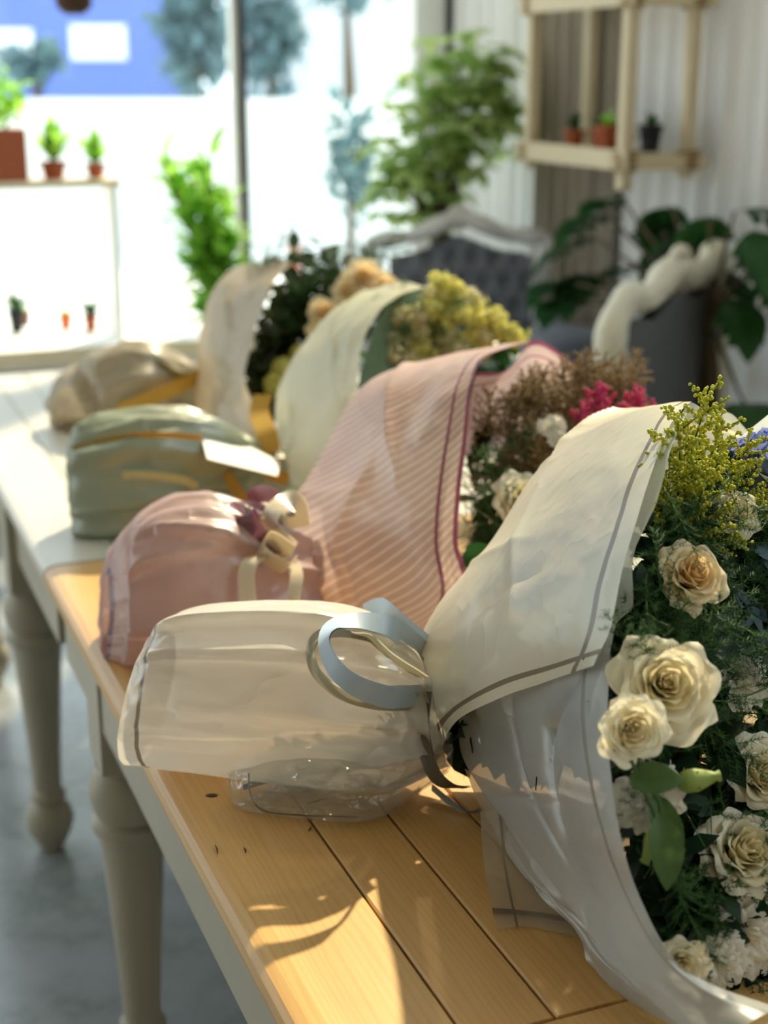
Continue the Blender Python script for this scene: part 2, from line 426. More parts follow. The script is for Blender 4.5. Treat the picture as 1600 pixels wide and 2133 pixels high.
# glass
s = N('window_glass'); g = s.n('ShaderNodeBsdfGlossy'); g.inputs['Roughness'].default_value = .02
tr = s.n('ShaderNodeBsdfTransparent'); tr.inputs[0].default_value = (.97, .99, .98, 1)
fr = s.n('ShaderNodeLayerWeight'); fr.inputs[0].default_value = .5; m = s.n('ShaderNodeMixShader', i_0=s.math('MULTIPLY_ADD', s.math('POWER', fr.outputs['Facing'], 5.0), .7, .03))
s.t.links.new(tr.outputs[0], m.inputs[1]); s.t.links.new(g.outputs[0], m.inputs[2]); M['glass'] = s.done(m.outputs[0])
# marble floor
s = N('marble_floor'); v = s.coord(); n1 = s.noise(2.2, 6, v, .65); n2 = s.noise(7, 5, v, .6)
vein = s.math('POWER', s.math('SUBTRACT', 1.0, s.math('ABSOLUTE', s.math('MULTIPLY_ADD', n1.outputs[0], 2.6, -1.3))), 9)
c = s.mix(n2.outputs[0], lin(142, 146, 150), lin(172, 176, 182)); c = s.mix(s.math('MULTIPLY', vein, .45), c, lin(92, 108, 100))
p = s.n('ShaderNodeBsdfPrincipled'); s.t.links.new(c, p.inputs['Base Color']); p.inputs['Roughness'].default_value = .22; p.inputs['Specular IOR Level'].default_value = .55
M['floor'] = s.done(p.outputs[0])
M['wall'] = plain('warm_white_wall', lin(186, 178, 164), .8, .04)
M['ground'] = plain('pale_pavement', lin(222, 222, 216), .8, .06, 2)
M['bluewall'] = plain('blue_render', lin(104, 126, 196), .8, .05, 1)
M['hazeleaf'] = organic('haze_tinted_leaf', lin(116, 146, 152), lin(84, 116, 124), .3, .6, 3)  # leaf green washed to pale teal, haze put into the colour
M['mulled'] = plain('pale_street_render', lin(224, 226, 222), .8, .05, 1)
M['lilac'] = plain('pale_lilac_render', lin(208, 208, 226), .8, .04, 1)
M['winpane'] = plain('bright_far_window', lin(236, 240, 240), .2, .03, spec=.8)
M['carglass'] = plain('car_glass', lin(110, 140, 170), .15, .1, spec=.9)
M['carpaint'] = plain('white_car_paint', lin(236, 238, 240), .25, .02, spec=.6)
M['tyre'] = plain('tyre', lin(60, 62, 66), .8)

# ------------------------------------------------------------------ setting
WX, WY = 2.176, 4.47                          # side wall and window wall in the room frame
def RM(x=0, y=0, z=0): return Matrix.Translation(R(x, y, z)) @ Matrix.Rotation(RA, 4, 'Z')
def rbox(mb, x0, y0, z0, x1, y1, z1): mb.box((x0, y0, z0), (x1, y1, z1), RM())
b = MB(); rbox(b, -3.6, -4.2, -.1, WX + .1, WY + .12, 0); struct('floor', b, M['floor'])
b = MB(); rbox(b, -3.6, -4.2, 4.4, WX + .1, WY + .12, 4.5); struct('ceiling', b, M['wall'])
b = MB(); rbox(b, -3.6, -4.3, 0, WX + .1, -4.2, 4.4); struct('wall_back', b, M['wall'])
b = MB(); rbox(b, -3.7, -4.2, 0, -3.6, 1.8, 4.4); rbox(b, -3.7, 1.8, 2.6, -3.6, WY, 4.4); rbox(b, -3.7, 1.6, 0, -3.6, WY, .25); rbox(b, -3.7, WY - .1, 0, -3.6, WY + .1, 4.4); struct('wall_left', b, M['wall'])
# ribbed panel wall on the right, unseen glazing added above it to let the sun in
b = MB(); P = []
ys = np.arange(-4.2, WY, .006)
for z in (0, 2.12):
    P.append([R(WX - .034 * (1 - abs(math.sin(y * math.pi / .10)) ** .8), y, z) for y in ys])
b.grid(P); P2 = [[p + RC * .06 for p in r] for r in P]; b.grid([r[::-1] for r in P2]); b.grid([P[1], P2[1]])
struct('wall_right', b, M['ridge'])
b = MB(); rbox(b, WX - .02, -4.2, 2.12, WX + .08, WY, 2.17); rbox(b, WX, -4.2, 4.3, WX + .06, WY, 4.4)
struct('unseen_window', b, M['metal'])
b = MB(); rbox(b, WX + .02, -4.1, 2.17, WX + .026, WY - .1, 4.3); gl = obj('window_pane', b, M['glass'], bpy.data.objects['unseen_window'], False)
# window wall
b = MB(); rbox(b, -3.6, WY, 0, WX, WY + .1, .5); rbox(b, -3.6, WY, 3.3, WX, WY + .1, 4.4); rbox(b, WX - .16, WY, .5, WX + .1, WY + .1, 3.3)
rbox(b, -3.6, WY, .5, -3.4, WY + .1, 3.3)
struct('wall_front', b, M['white'])
b = MB()
def cross_at(u, yroom):                       # room x where the sight line u meets the plane y = yroom
    r = ray(u, 300); t = ((R(0, yroom) - EYE).dot(RT)) / r.dot(RT); return (EYE + r * t - E0).dot(RC)
xm = cross_at(508, WY)
rbox(b, xm - .012, WY - .02, .5, xm + .012, WY + .06, 3.3)
for xx in (-3.4, -1.6): rbox(b, xx - .015, WY, .5, xx + .015, WY + .06, 3.3)
xr = cross_at(935, WY); rbox(b, xr - .02, WY - .01, .5, xr + .02, WY + .06, 3.3)
rbox(b, -3.4, WY, .5, WX - .16, WY + .06, .53); rbox(b, -3.4, WY, 3.27, WX - .16, WY + .06, 3.3)
struct('window_2', b, M['metal'])
b = MB(); rbox(b, xm - .035, WY + .0, .53, xm - .0125, WY + .05, 3.27); obj('inner_frame', b, M['white'], bpy.data.objects['window_2'], False)
b = MB(); rbox(b, -3.4, WY + .03, .53, WX - .16, WY + .036, 3.27); obj('window_pane', b, M['glass'], bpy.data.objects['window_2'], False)
b = MB(); rbox(b, -3.5, WY - .42, .50, 1.35, WY, .54); struct('trim_1', b, M['white'])
b = MB(); rbox(b, -3.5, WY - .44, .49, 1.35, WY - .42, .545); struct('trim_2', b, M['sillwood'])
b = MB(); rbox(b, -3.5, WY - .36, 0, 1.3, WY - .02, .50); struct('trim_3', b, M['white'])
# white curtain panel in the far corner
b = MB(); P = []
xs = np.linspace(xr + .03, WX - .02, 260)
for z in (.0, 1.2, 3.2): P.append([R(x, WY - .07 - .03 * math.sin(x * 62) - .01 * math.sin(x * 23 + 1), z) for x in xs])
b.grid(P)
solo('curtain', b, film('white_curtain', lin(236, 238, 238), .1, .5, .02), 'white pleated floor length curtain in the corner beside the window', 'curtain', loc=R((xr + WX) / 2, WY - .07, 0))
# grey brown drape against the ribbed wall
def along_at(u, xroom):
    r = ray(u, 300); t = ((R(xroom, 0) - EYE).dot(RC)) / r.dot(RC); return (EYE + r * t - E0).dot(RT)
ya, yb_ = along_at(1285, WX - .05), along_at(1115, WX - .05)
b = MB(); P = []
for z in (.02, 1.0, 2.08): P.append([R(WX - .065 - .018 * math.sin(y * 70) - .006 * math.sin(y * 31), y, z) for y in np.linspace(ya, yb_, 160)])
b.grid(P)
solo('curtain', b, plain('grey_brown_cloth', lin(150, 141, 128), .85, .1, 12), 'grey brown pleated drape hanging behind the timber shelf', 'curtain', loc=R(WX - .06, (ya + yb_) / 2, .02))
# outside
b = MB(); b.box((-60, -20, -.25), (60, 90, -.12)); struct('ground_outside', b, M['ground'])

# ------------------------------------------------------------------ tables
def leg_prof(H=.70):
    return [(r * 1.14, z) for r, z in [(.018, 0), (.024, .012), (.026, .02), (.036, .04), (.041, .065), (.036, .09), (.024, .105), (.030, .112), (.030, .12), (.023, .13),
            (.027, .22), (.033, .32), (.038, .40), (.041, .435), (.048, .442), (.048, .456), (.041, .462), (.046, .475), (.050, .50), (.046, .525), (.036, .535), (.040, .54), (.040, .545)]]
def table(name, label, y0, y1, legs, topm, edgem, gaps, near):
    t = thing(name, label, 'table', R(.45, (y0 + y1) / 2, 0), RA)
    Wd = .95; ox = -.45; oy = -(y0 + y1) / 2
    b = MB(); seams = [0.0, .12] + [.12 + .075 * k for k in range(1, 11)] + [Wd]
    g = .0011
    for a, c in zip(seams[:-1], seams[1:]):
        lo = a + (g if a > 0 else 0); hi = c - (g if c < Wd else 0)
        ya = y0 + (.10 if near else 0) + g; yb = y1 - (0 if near else 0)
        if a == 0:                            # rounded outer edge
            pr = [(0.016, TT - .030), (0.002, TT - .026), (0, TT - .018), (.002, TT - .010), (.007, TT - .0045), (.016, TT - .001), (.028, TT), (hi - .0016, TT), (hi, TT - .0016), (hi, TT - .03)]
        else: pr = [(lo, TT - .03), (lo, TT - .0016), (lo + .0016, TT), (hi - .0016, TT), (hi, TT - .0016), (hi, TT - .03)]
        vs = [Vector((x + ox, y + oy, z)) for y in (ya, yb) for x, z in pr]; k = len(pr)
        b.add(vs, [(i, i + 1, k + i + 1, k + i) for i in range(k - 1)] + [(k - 1, 0, k, 2 * k - 1)] + [tuple(range(k))[::-1], tuple(range(k, 2 * k))])
    o = obj('tabletop', b, topm, t, False)
    if near:
        b = MB(); b.box((0 + ox, y0 + oy, TT - .03), (Wd + ox, y0 + .10 + oy - g, TT)); obj('end_board', b, topm, t, False, bevel=.003)
    b = MB(); b.box((.01 + ox, y0 + .02 + oy, TT - .032), (Wd - .01 + ox, y1 - .01 + oy, TT - .006 )); obj('under_board', b, gaps, t, False)
    b = MB()
    a0, a1 = .022, Wd - .022
    b.box((a0 + ox, y0 + .03 + oy, TT - .14), (a0 + .02 + ox, y1 - .03 + oy, TT - .0305)); b.box((a1 - .02 + ox, y0 + .03 + oy, TT - .14), (a1 + ox, y1 - .03 + oy, TT - .0305))
    b.box((a0 + .02 + ox, y0 + .03 + oy, TT - .14), (a1 - .02 + ox, y0 + .05 + oy, TT - .0305)); b.box((a0 + .02 + ox, y1 - .05 + oy, TT - .14), (a1 - .02 + ox, y1 - .03 + oy, TT - .0305))
    obj('apron', b, M['cream'], t, False, bevel=.002)
    for lx, ly in legs:
        b = MB(); mm = Matrix.Translation(Vector((lx + ox, ly + oy, 0)))
        b.lathe(leg_prof(), 28, mm); b.box((lx + ox - .044, ly + oy - .044, .545), (lx + ox + .044, ly + oy + .044, TT - .031))
        lg = obj('leg', b, M['cream'], t); lg.modifiers.new('e', 'EDGE_SPLIT').split_angle = math.radians(40)
    return t
table('farmhouse_table', 'pine topped table with cream apron carrying the white and pink wrapped bouquets', -.17, 1.150, [(.062, .90), (.062, -.10), (.89, .90), (.89, -.10)], M['pine'], M['pine_edge'], M['gap'], True)
table('painted_table', 'cream painted table behind the pine topped one, under the sage and beige bouquets', 1.158, 2.62, [(.05, 1.66), (.05, 2.52), (.89, 1.70), (.89, 2.52)], M['creamtop'], M['creamtop'], M['cream'], False)

# ------------------------------------------------------------------ flower prototypes (meshes)
def petal_mb(mb, phi, hw, prof, ns=9, nt=8, ruffle=0., rf=5, tipdrop=.12, seed=0., mi=0, curl=0.):
    """petal as a patch around the axis; prof(t)->(radius, height)"""
    P = []
    for it in range(nt + 1):
        t = it / nt; r, h = prof(t); row = []
        wsh = math.sin(math.pi * min(1, .22 + t * .62)) ** .6
        for i in range(ns + 1):
            q = i / ns * 2 - 1
            dr = ruffle * t * t * math.sin(q * rf + seed * 7 + t * 2) ; hh = h - tipdrop * t * t * (abs(q) ** 2.2) * max(h, .004) * 1.2
            hh += ruffle * .7 * t * t * math.cos(q * rf * 1.7 + seed * 3)
            a = phi + q * hw * wsh
            rr = r + dr + curl * t ** 4 * (.5 + abs(q))
            row.append(Vector((rr * math.cos(a), rr * math.sin(a), hh)))
        P.append(row)
    mb.grid(P, mi)
def rose_meshes(R0, seed, pm, im, name='rose', layers=26, openness=1.):
    rg = random.Random(seed); outer, inner = MB(), MB()
    for k in range(layers):
        o = k / (layers - 1); phi = k * 2.399 + rg.uniform(-.2, .2)
        rm = R0 * (.07 + .80 * o ** 1.05 * openness); H = R0 * (.95 - .55 * o ** 1.6)
        flare = R0 * (.03 + .26 * o ** 2)
        def prof(t, rm=rm, H=H, fl=flare):
            return (rm * (.45 + .55 * math.sin(min(1, t * 1.25) * math.pi / 2)) + fl * t ** 3, H * math.sin(t * math.pi / 2 * .96) - fl * .35 * max(0, t - .75) * 4 * o)
        hw = 1.35 - .55 * o
        petal_mb(inner if o < .5 else outer, phi, hw, prof, 10, 9, R0 * (.015 + .05 * o), 3.5 + rg.random() * 2, .15 + .12 * o, rg.random() * 6)
    inner.ball((0, 0, R0 * .45), R0 * .10, 8, 6, (1, 1, 2.4))
    return outer.mesh(name, pm), inner.mesh('inner_petals', im)
def lisi_mesh(R0, seed, mat, n=11):
    rg = random.Random(seed); mb = MB()
    for k in range(n):
        o = k / (n - 1); phi = k * 2.399 + rg.uniform(-.3, .3); rm = R0 * (.25 + .7 * o); H = R0 * (.75 - .35 * o)
        def prof(t, rm=rm, H=H, o=o): return (rm * (.12 + .88 * t ** (1.3 - .5 * o)), H * math.sin(t * math.pi / 2 * (1.0)) - R0 * .12 * o * t ** 3)
        petal_mb(mb, phi, 1.0, prof, 16, 10, R0 * .07, 9 + rg.random() * 5, .2, rg.random() * 6)
    return mb.mesh('lisianthus', mat)
def hyd_mesh(R0, seed, mat, n=60, pr=.011, name='hydrangea', half=True, loose=False):
    rg = random.Random(seed); mb = MB()
    for k in range(n):
        y = 1 - (k + .5) / n * (1.25 if half else 2); th = k * 2.399; rr = math.sqrt(max(0, 1 - y * y))
        d = Vector((rr * math.cos(th), rr * math.sin(th), y)); c = d * R0 * (rg.uniform(.45, 1.25) if loose else rg.uniform(.86, 1.04))
        Mx = frame_to(d + Vector([rg.uniform(-.35, .35) for _ in range(3)]), rg.random() * 3, 1, c)
        for q in range(4):
            a = q * math.pi / 2; P = []
            for i in range(4):
                t = i / 3; row = []
                for j in range(5):
                    s_ = j / 2 - 1; w = pr * .62 * math.sin(math.pi * (.15 + t * .68)) ** .7
                    x = pr * t * 1.05; yy = s_ * w; z = pr * (.18 * t * t + .16 * abs(s_) * t)
                    row.append(Mx @ Vector((x * math.cos(a) - yy * math.sin(a), x * math.sin(a) + yy * math.cos(a), z)))
                P.append(row)
            mb.grid(P)
        mb.ball(c + d * .001, pr * .14, 5, 4)
    return mb.mesh(name, mat)
def needle(mb, p, d, L, r=.00032):
    d = d.normalized(); a = d.orthogonal().normalized(); b_ = d.cross(a)
    k = len(mb.v); mb.v += [p + a * r, p - a * r * .5 + b_ * r * .87, p - a * r * .5 - b_ * r * .87, p + d * L]
    mb.f += [(k, k + 1, k + 3), (k + 1, k + 2, k + 3), (k + 2, k, k + 3)]; mb.mi += [0] * 3
def fern_mesh(seed, L=.13, nb=22, mat=None):
    rg = random.Random(seed); mb = MB(); bend = rg.uniform(.1, .35)
    def ax(t): return Vector((bend * L * t * t, .1 * L * math.sin(t * 3 + seed), L * t))
    mb.tube([ax(i / 10) for i in range(11)], [.0008 * (1 - .7 * i / 10) for i in range(11)], 5)
    for k in range(nb):
        t = .15 + .85 * k / nb; p = ax(t); an = k * 2.4 + rg.random(); l = L * .38 * math.sin(math.pi * min(1, .25 + t * .72)) * rg.uniform(.7, 1.15)
        d = Vector((math.cos(an), math.sin(an) * .6, rg.uniform(.5, 1.0))).normalized()
        e = p + d * l + Vector((0, 0, -.1 * l)); mb.tube([p, (p + e) / 2 + Vector((0, 0, .06 * l)), e], [.0004, .0003, .0002], 3, cap=False)
        nn = max(4, int(l / .0042))
        for j in range(nn):
            q = p.lerp(e, (j + .6) / nn) + Vector((0, 0, .06 * l * math.sin(math.pi * (j + .6) / nn) * 1))
            for m_ in range(5):
                v = Vector([rg.gauss(0, 1) for _ in range(3)]); v = (v - d * v.dot(d)).normalized() + d * .75
                needle(mb, q, v, rg.uniform(.005, .0095))
    return mb.mesh('fern_sprig', mat)
def solid_meshes(seed, L=.11, stemm=None, budm=None, nbr=16, br=.0014, dens=1.):
    rg = random.Random(seed); st, bd = MB(), MB()
    def ax(t): return Vector((.12 * L * t * t, 0, L * t))
    st.tube([ax(i / 8) for i in range(9)], [.0012 * (1 - .6 * i / 8) for i in range(9)], 5)
    for k in range(nbr):
        t = .25 + .75 * k / nbr; p = ax(t); an = k * 2.4; l = L * .42 * (1.15 - t) * rg.uniform(.7, 1.3) + .008
        d = Vector((math.cos(an), math.sin(an), .9)).normalized(); e = p + d * l
        st.tube([p, e], [.0006, .0004], 4, cap=False)
        for j in range(int(l / .0016 * dens)):
            q = p.lerp(e, (j + 1) / (l / .0016 * dens)); v = Vector([rg.gauss(0, 1) for _ in range(3)]).normalized()
            bd.ball(q + v * rg.uniform(.001, .003), br * rg.uniform(.7, 1.15), 6, 5)
    for j in range(14): bd.ball(ax(.85 + .15 * j / 14) + Vector([rg.gauss(0, .0012) for _ in range(3)]), br, 6, 5)
    return st.mesh('bud_spray', stemm), bd.mesh('buds', budm)
def leaf_grid(L, Wd, bend=.2, fold=.15, n=8, m=4, tip=1.):
    P = []
    for i in range(n + 1):
        t = i / n; w = Wd * math.sin(math.pi * min(1, t ** .8)) ** .8 if t < 1 else 0
        w = max(w, .0004); z = bend * L * math.sin(t * math.pi * .5) - bend * L * 1.2 * t * t
        P.append([Vector(((j / m * 2 - 1) * w, L * t, z + abs(j / m * 2 - 1) * fold * w)) for j in range(m + 1)])
    return P
def leaf_mesh(name, L, Wd, mat, **k):
    mb = MB(); mb.grid(leaf_grid(L, Wd, **k)); return mb.mesh(name, mat)
def leaf_clump(mb, centre, n, rad, L, Wd, rg, sc=(1, 1, 1), shell=.5):
    for _ in range(n):
        d = Vector([rg.gauss(0, 1) for _ in range(3)]).normalized(); r = rad * rg.uniform(shell, 1)
        c = Vector(centre) + Vector((d.x * r * sc[0], d.y * r * sc[1], d.z * r * sc[2]))
        Mx = Matrix.Translation(c) @ Matrix.Rotation(rg.random() * 6.28, 4, 'Z') @ Matrix.Rotation(rg.uniform(-1.2, 1.2), 4, 'X') @ Matrix.Rotation(rg.uniform(-.8, .8), 4, 'Y')
        l = L * rg.uniform(.7, 1.2); mb.grid([[Mx @ p for p in r_] for r_ in leaf_grid(l, Wd * l / L, n=3, m=2)])

def inst(name, me, parent, world_m):
    return link(name, me, parent, WM[parent].inverted() @ world_m)

# ------------------------------------------------------------------ bouquet one: white frosted wrap
B1 = thing('flower_bouquet', 'nearest bouquet of cream roses and blue hydrangea in white frosted wrap with blue ribbon', 'bouquet', Z(760, 1640), 0)
AX = Vector((.77, -.54, .34)).normalized(); C1 = Vector((.33, 1.17, .95))
def D1(u, v):                                  # depth of the mouth of the wrap along a sight line
    r = ray(u, v); return (C1 - EYE).dot(AX) / r.dot(AX)
rowsA = [
 [(905, 1600, 1.44), (945, 1510, 1.37), (1040, 1455, 1.27), (1140, 1420, 1.19), (1238, 1387, 1.10)],
 [(876, 1470, 1.46), (950, 1430, 1.36), (1050, 1375, 1.25), (1170, 1340, 1.16), (1272, 1312, 1.09)],
 [(874, 1345, 1.48), (965, 1295, 1.36), (1080, 1245, 1.25), (1195, 1215, 1.17), (1296, 1200, 1.11)],
 [(925, 1245, 1.49), (1015, 1190, 1.38), (1125, 1130, 1.27), (1235, 1100, 1.19), (1325, 1095, 1.13)],
 [(1005, 1160, 1.50), (1080, 1095, 1.40), (1175, 1035, 1.30), (1270, 1000, 1.22), (1352, 1005, 1.16)],
 [(1100, 1010, 1.50), (1160, 970, 1.42), (1240, 940, 1.33), (1315, 920, 1.26), (1381, 920, 1.20)],
 [(1200, 905, 1.51), (1250, 880, 1.45), (1305, 865, 1.38), (1360, 858, 1.31), (1410, 868, 1.25)],
 [(1300, 858, 1.54), (1340, 850, 1.50), (1375, 845, 1.45), (1405, 840, 1.38), (1442, 838, 1.30)],
]
sheet('wrapping_sheet', rowsA, M['fA'], B1, 110, 120, .0012, (2.2, 5), creases=[(.1, .95, .5, .25, .010, .035), (.0, .55, .45, .45, .006, .03), (.3, .3, .55, .35, -.008, .04), (.05, .75, .9, .9, .004, .03)], seed=1.3)['label'] = 'upper white frosted sheet with taupe border line'
rowsA2 = [
 [(1150, 1440, 1.22), (1200, 1425, 1.16), (1240, 1420, 1.13), (1265, 1400, 1.10)],
 [(1180, 1330, 1.20), (1220, 1325, 1.16), (1255, 1325, 1.13), (1287, 1300, 1.11)],
 [(1210, 1240, 1.21), (1250, 1240, 1.17), (1285, 1240, 1.14), (1320, 1262, 1.125)],
 [(1230, 1150, 1.23), (1265, 1150, 1.19), (1295, 1155, 1.16), (1320, 1162, 1.135)],
 [(1270, 1050, 1.25), (1305, 1050, 1.21), (1335, 1050, 1.18), (1366, 1052, 1.155)],
 [(1310, 930, 1.30), (1340, 930, 1.26), (1375, 930, 1.22), (1405, 920, 1.19)],
 [(1350, 880, 1.36), (1380, 870, 1.32), (1410, 862, 1.29), (1432, 862, 1.25)],
]
sheet('inner_sheet', rowsA2, M['fA2'], B1, 30, 70, .001, seed=4)
rowsB = [
 [(955, 1500, 1.41), (1030, 1440, 1.32), (1120, 1400, 1.22), (1200, 1380, 1.15), (1270, 1330, 1.105)],
 [(960, 1570, 1.41), (1050, 1530, 1.31), (1130, 1510, 1.21), (1200, 1500, 1.13), (1264, 1495, 1.075)],
 [(1000, 1645, 1.36), (1080, 1635, 1.27), (1150, 1625, 1.18), (1215, 1615, 1.10), (1270, 1610, 1.055)],
 [(1062, 1722, 1.29), (1130, 1730, 1.21), (1190, 1730, 1.14), (1245, 1735, 1.08), (1291, 1740, 1.04)],
 [(1150, 1840, 1.20), (1205, 1850, 1.14), (1252, 1855, 1.095), (1292, 1855, 1.06), (1326, 1860, 1.035)],
 [(1250, 1975, 1.11), (1290, 1985, 1.08), (1330, 1985, 1.05), (1362, 1980, 1.035), (1395, 1988, 1.03)],
 [(1362, 2092, 1.05), (1400, 2085, 1.03), (1430, 2068, 1.025), (1452, 2055, 1.02), (1475, 2045, 1.025)],
 [(1500, 2195, 1.01), (1530, 2160, 1.0), (1560, 2130, 1.0), (1595, 2110, 1.01), (1630, 2100, 1.03)],
]
sheet('wrapping_sheet', rowsB, M['fB'], B1, 100, 120, .0010, (2.2, 3.5), creases=[(.52, .16, .40, .42, .012, .02), (.52, .16, .78, .02, .008, .02), (.30, .05, .28, .5, .007, .02), (.05, .3, .5, .36, .003, .015)], seed=2.2)['label'] = 'lower white frosted sheet curving down to the table'
rowsC = [
 [(965, 1600, 1.43), (1010, 1620, 1.40), (1060, 1640, 1.36), (1120, 1650, 1.32)],
 [(1010, 1700, 1.38), (1060, 1730, 1.32), (1110, 1750, 1.28), (1170, 1760, 1.24)],
 [(1090, 1830, 1.27), (1130, 1850, 1.235), (1180, 1870, 1.20), (1240, 1880, 1.16)],
 [(1195, 1940, 1.19), (1225, 1955, 1.165), (1270, 1970, 1.14), (1330, 1980, 1.10)],
 [(1228, 2012, 1.16), (1275, 2020, 1.13), (1330, 2025, 1.11), (1390, 2030, 1.08)],
 [(1310, 2085, 1.125), (1350, 2090, 1.10), (1400, 2095, 1.08), (1450, 2095, 1.06)],
 [(1440, 2160, 1.09), (1480, 2160, 1.07), (1520, 2150, 1.06), (1560, 2140, 1.05)],
]
sheet('under_sheet', rowsC, M['fC'], B1, 40, 80, .002, (3, 6), creases=[(.0, .35, .5, .4, .004, .02), (.2, .0, .4, .9, .004, .03)], seed=5.1)
def onT(u, v, dz=.002): p = Z(u, v, TT + dz); return (u, v, (p - EYE).dot(Vector((0, CP, -SP))))
rowsE = [[onT(1000, 1690, .035), onT(1060, 1690, .04), onT(1120, 1720, .04)],
         [onT(1006, 1780, .012), onT(1070, 1790, .016), onT(1150, 1800, .02)],
         [onT(1018, 1860, .004), onT(1085, 1870, .006), onT(1170, 1880, .012)],
         [onT(1036, 1935, .003), onT(1100, 1930, .003), onT(1200, 1950, .004)]]
sheet('corner_sheet', rowsE, M['fE'], B1, 30, 30, .0006, seed=3)
rowsD = [
 [(1330, 1150, 1.40), (1400, 1100, 1.46), (1460, 1080, 1.50), (1530, 1080, 1.50), (1600, 1100, 1.50), (1700, 1150, 1.45)],
 [(1380, 980, 1.38), (1430, 960, 1.45), (1480, 950, 1.50), (1530, 960, 1.51), (1590, 990, 1.51), (1700, 1050, 1.47)],
 [(1415, 862, 1.34), (1438, 838, 1.40), (1478, 864, 1.47), (1520, 860, 1.49), (1572, 908, 1.49), (1660, 985, 1.46)],
]
sheet('back_sheet', rowsD, M['fD'], B1, 70, 50, .002, seed=6)['label'] = 'rear frosted sheet with peach border line'
e1 = Vector((0, 0, 1)) - AX * AX.z; e1.normalize(); e2 = AX.cross(e1)
def rim(th, k=1.0, off=0.): a = math.radians(th); p = C1 + AX * off + (e1 * math.cos(a) + e2 * math.sin(a)) * .27 * k; p.z = max(p.z, TT + .006); return p
NK = V(930, 1520, 1.47)
sgn = -1 if rim(90).x < C1.x else 1
rowsF = [[NK + (rim(sgn * th) - C1) * .12, NK.lerp(rim(sgn * th), .35) + (rim(sgn * th) - C1) * .12, NK.lerp(rim(sgn * th), .7) + (rim(sgn * th) - C1) * .08, rim(sgn * th)] for th in (42, 65, 90, 115, 145, 175)]
sheet('rear_sheet', rowsF, M['fA2'], B1, 40, 60, .002, seed=9)
# sleeve round the stems
secs = [((340, 1315), (276, 1588), 1.50, .065), ((380, 1280), (340, 1592), 1.495, .078), ((470, 1262), (450, 1608), 1.485, .082), ((600, 1256), (600, 1625), 1.475, .078), ((700, 1262), (720, 1640), 1.465, .07),
        ((790, 1290), (810, 1642), 1.455, .058), ((850, 1330), (870, 1620), 1.452, .045), ((885, 1390), (905, 1600), 1.452, .035), ((915, 1410), (935, 1590), 1.45, .032)]
bag('sleeve', secs, M['fH'], B1, 180, 150, .0022, 5, creases=[(.12, .185, .80, .200, .020, .016), (.22, .265, .85, .262, .020, .016), (.10, .115, .9, .13, .018, .016), (.55, .335, .95, .30, .014, .014), (.72, .24, .97, .33, .014, .012), (.62, .40, .95, .36, .012, .012), (.75, .17, .98, .21, .012, .012)], seed=2.0)
# water pouch
secs = [((516, 1590), (520, 1655), 1.46, .02), ((540, 1570), (545, 1690), 1.447, .035), ((620, 1560), (630, 1698), 1.437, .045), ((700, 1560), (712, 1704), 1.432, .05), ((770, 1560), (770, 1700), 1.433, .045), ((850, 1540), (850, 1650), 1.44, .04), ((920, 1500), (925, 1600), 1.45, .03)]
bag('water_pouch', secs, M['clear'], B1, 48, 60, .003, 8, seed=7)
b = MB(); b.tube(curve([V(518, 1600, 1.428), V(522, 1655, 1.418), V(548, 1688, 1.406), V(610, 1697, 1.398), V(690, 1700, 1.394), V(745, 1701, 1.394)], 40), .0009, 6); obj('pouch_seam', b, plain('seam_grey', lin(110, 104, 88), .4), B1, world=True)
rg = random.Random(3)
for k in range(18):
    v0 = 1560 + k % 4 * 22 - (k // 4) * 8; u0 = 520 + rg.uniform(10, 150)
    p = [V(u0, min(v0, 1625), 1.47 + rg.uniform(-.015, .02)), V(720, 1570 + rg.uniform(-35, 35), 1.465), V(930, 1520 + rg.uniform(-30, 30), 1.45), V(1080, 1440 + rg.uniform(-50, 60), 1.42)]
    c = curve(p, 12); b = MB(); b.tube(c, rg.uniform(.003, .005), 7); obj('stem', b, M['stemg'], B1, world=True)
b = MB(); c = curve([V(506, 1640, 1.452), V(560, 1625, 1.455), V(700, 1600, 1.46), V(900, 1540, 1.455)], 14); b.tube(c, .0032, 8); obj('stem', b, M['black'], B1, world=True)
b = MB(); rg = random.Random(5)
for u, v, d, r in [(790, 1545, 1.448, .018), (845, 1525, 1.448, .020), (895, 1510, 1.45, .016), (1010, 1470, 1.45, .03)]: leaf_clump(b, V(u, v, d), 46, r, .022, .008, rg)
obj('neck_foliage', b, M['leaf_d'], B1, world=True)
# dark band at the neck
ribbon('tie_band', [V(885, 1440, 1.415), V(880, 1520, 1.405), V(898, 1600, 1.405), V(930, 1635, 1.41), V(975, 1640, 1.43)], Vector((1, -.2, .2)), .014, plain('dark_grey_ribbon', lin(104, 102, 92), .4), B1)
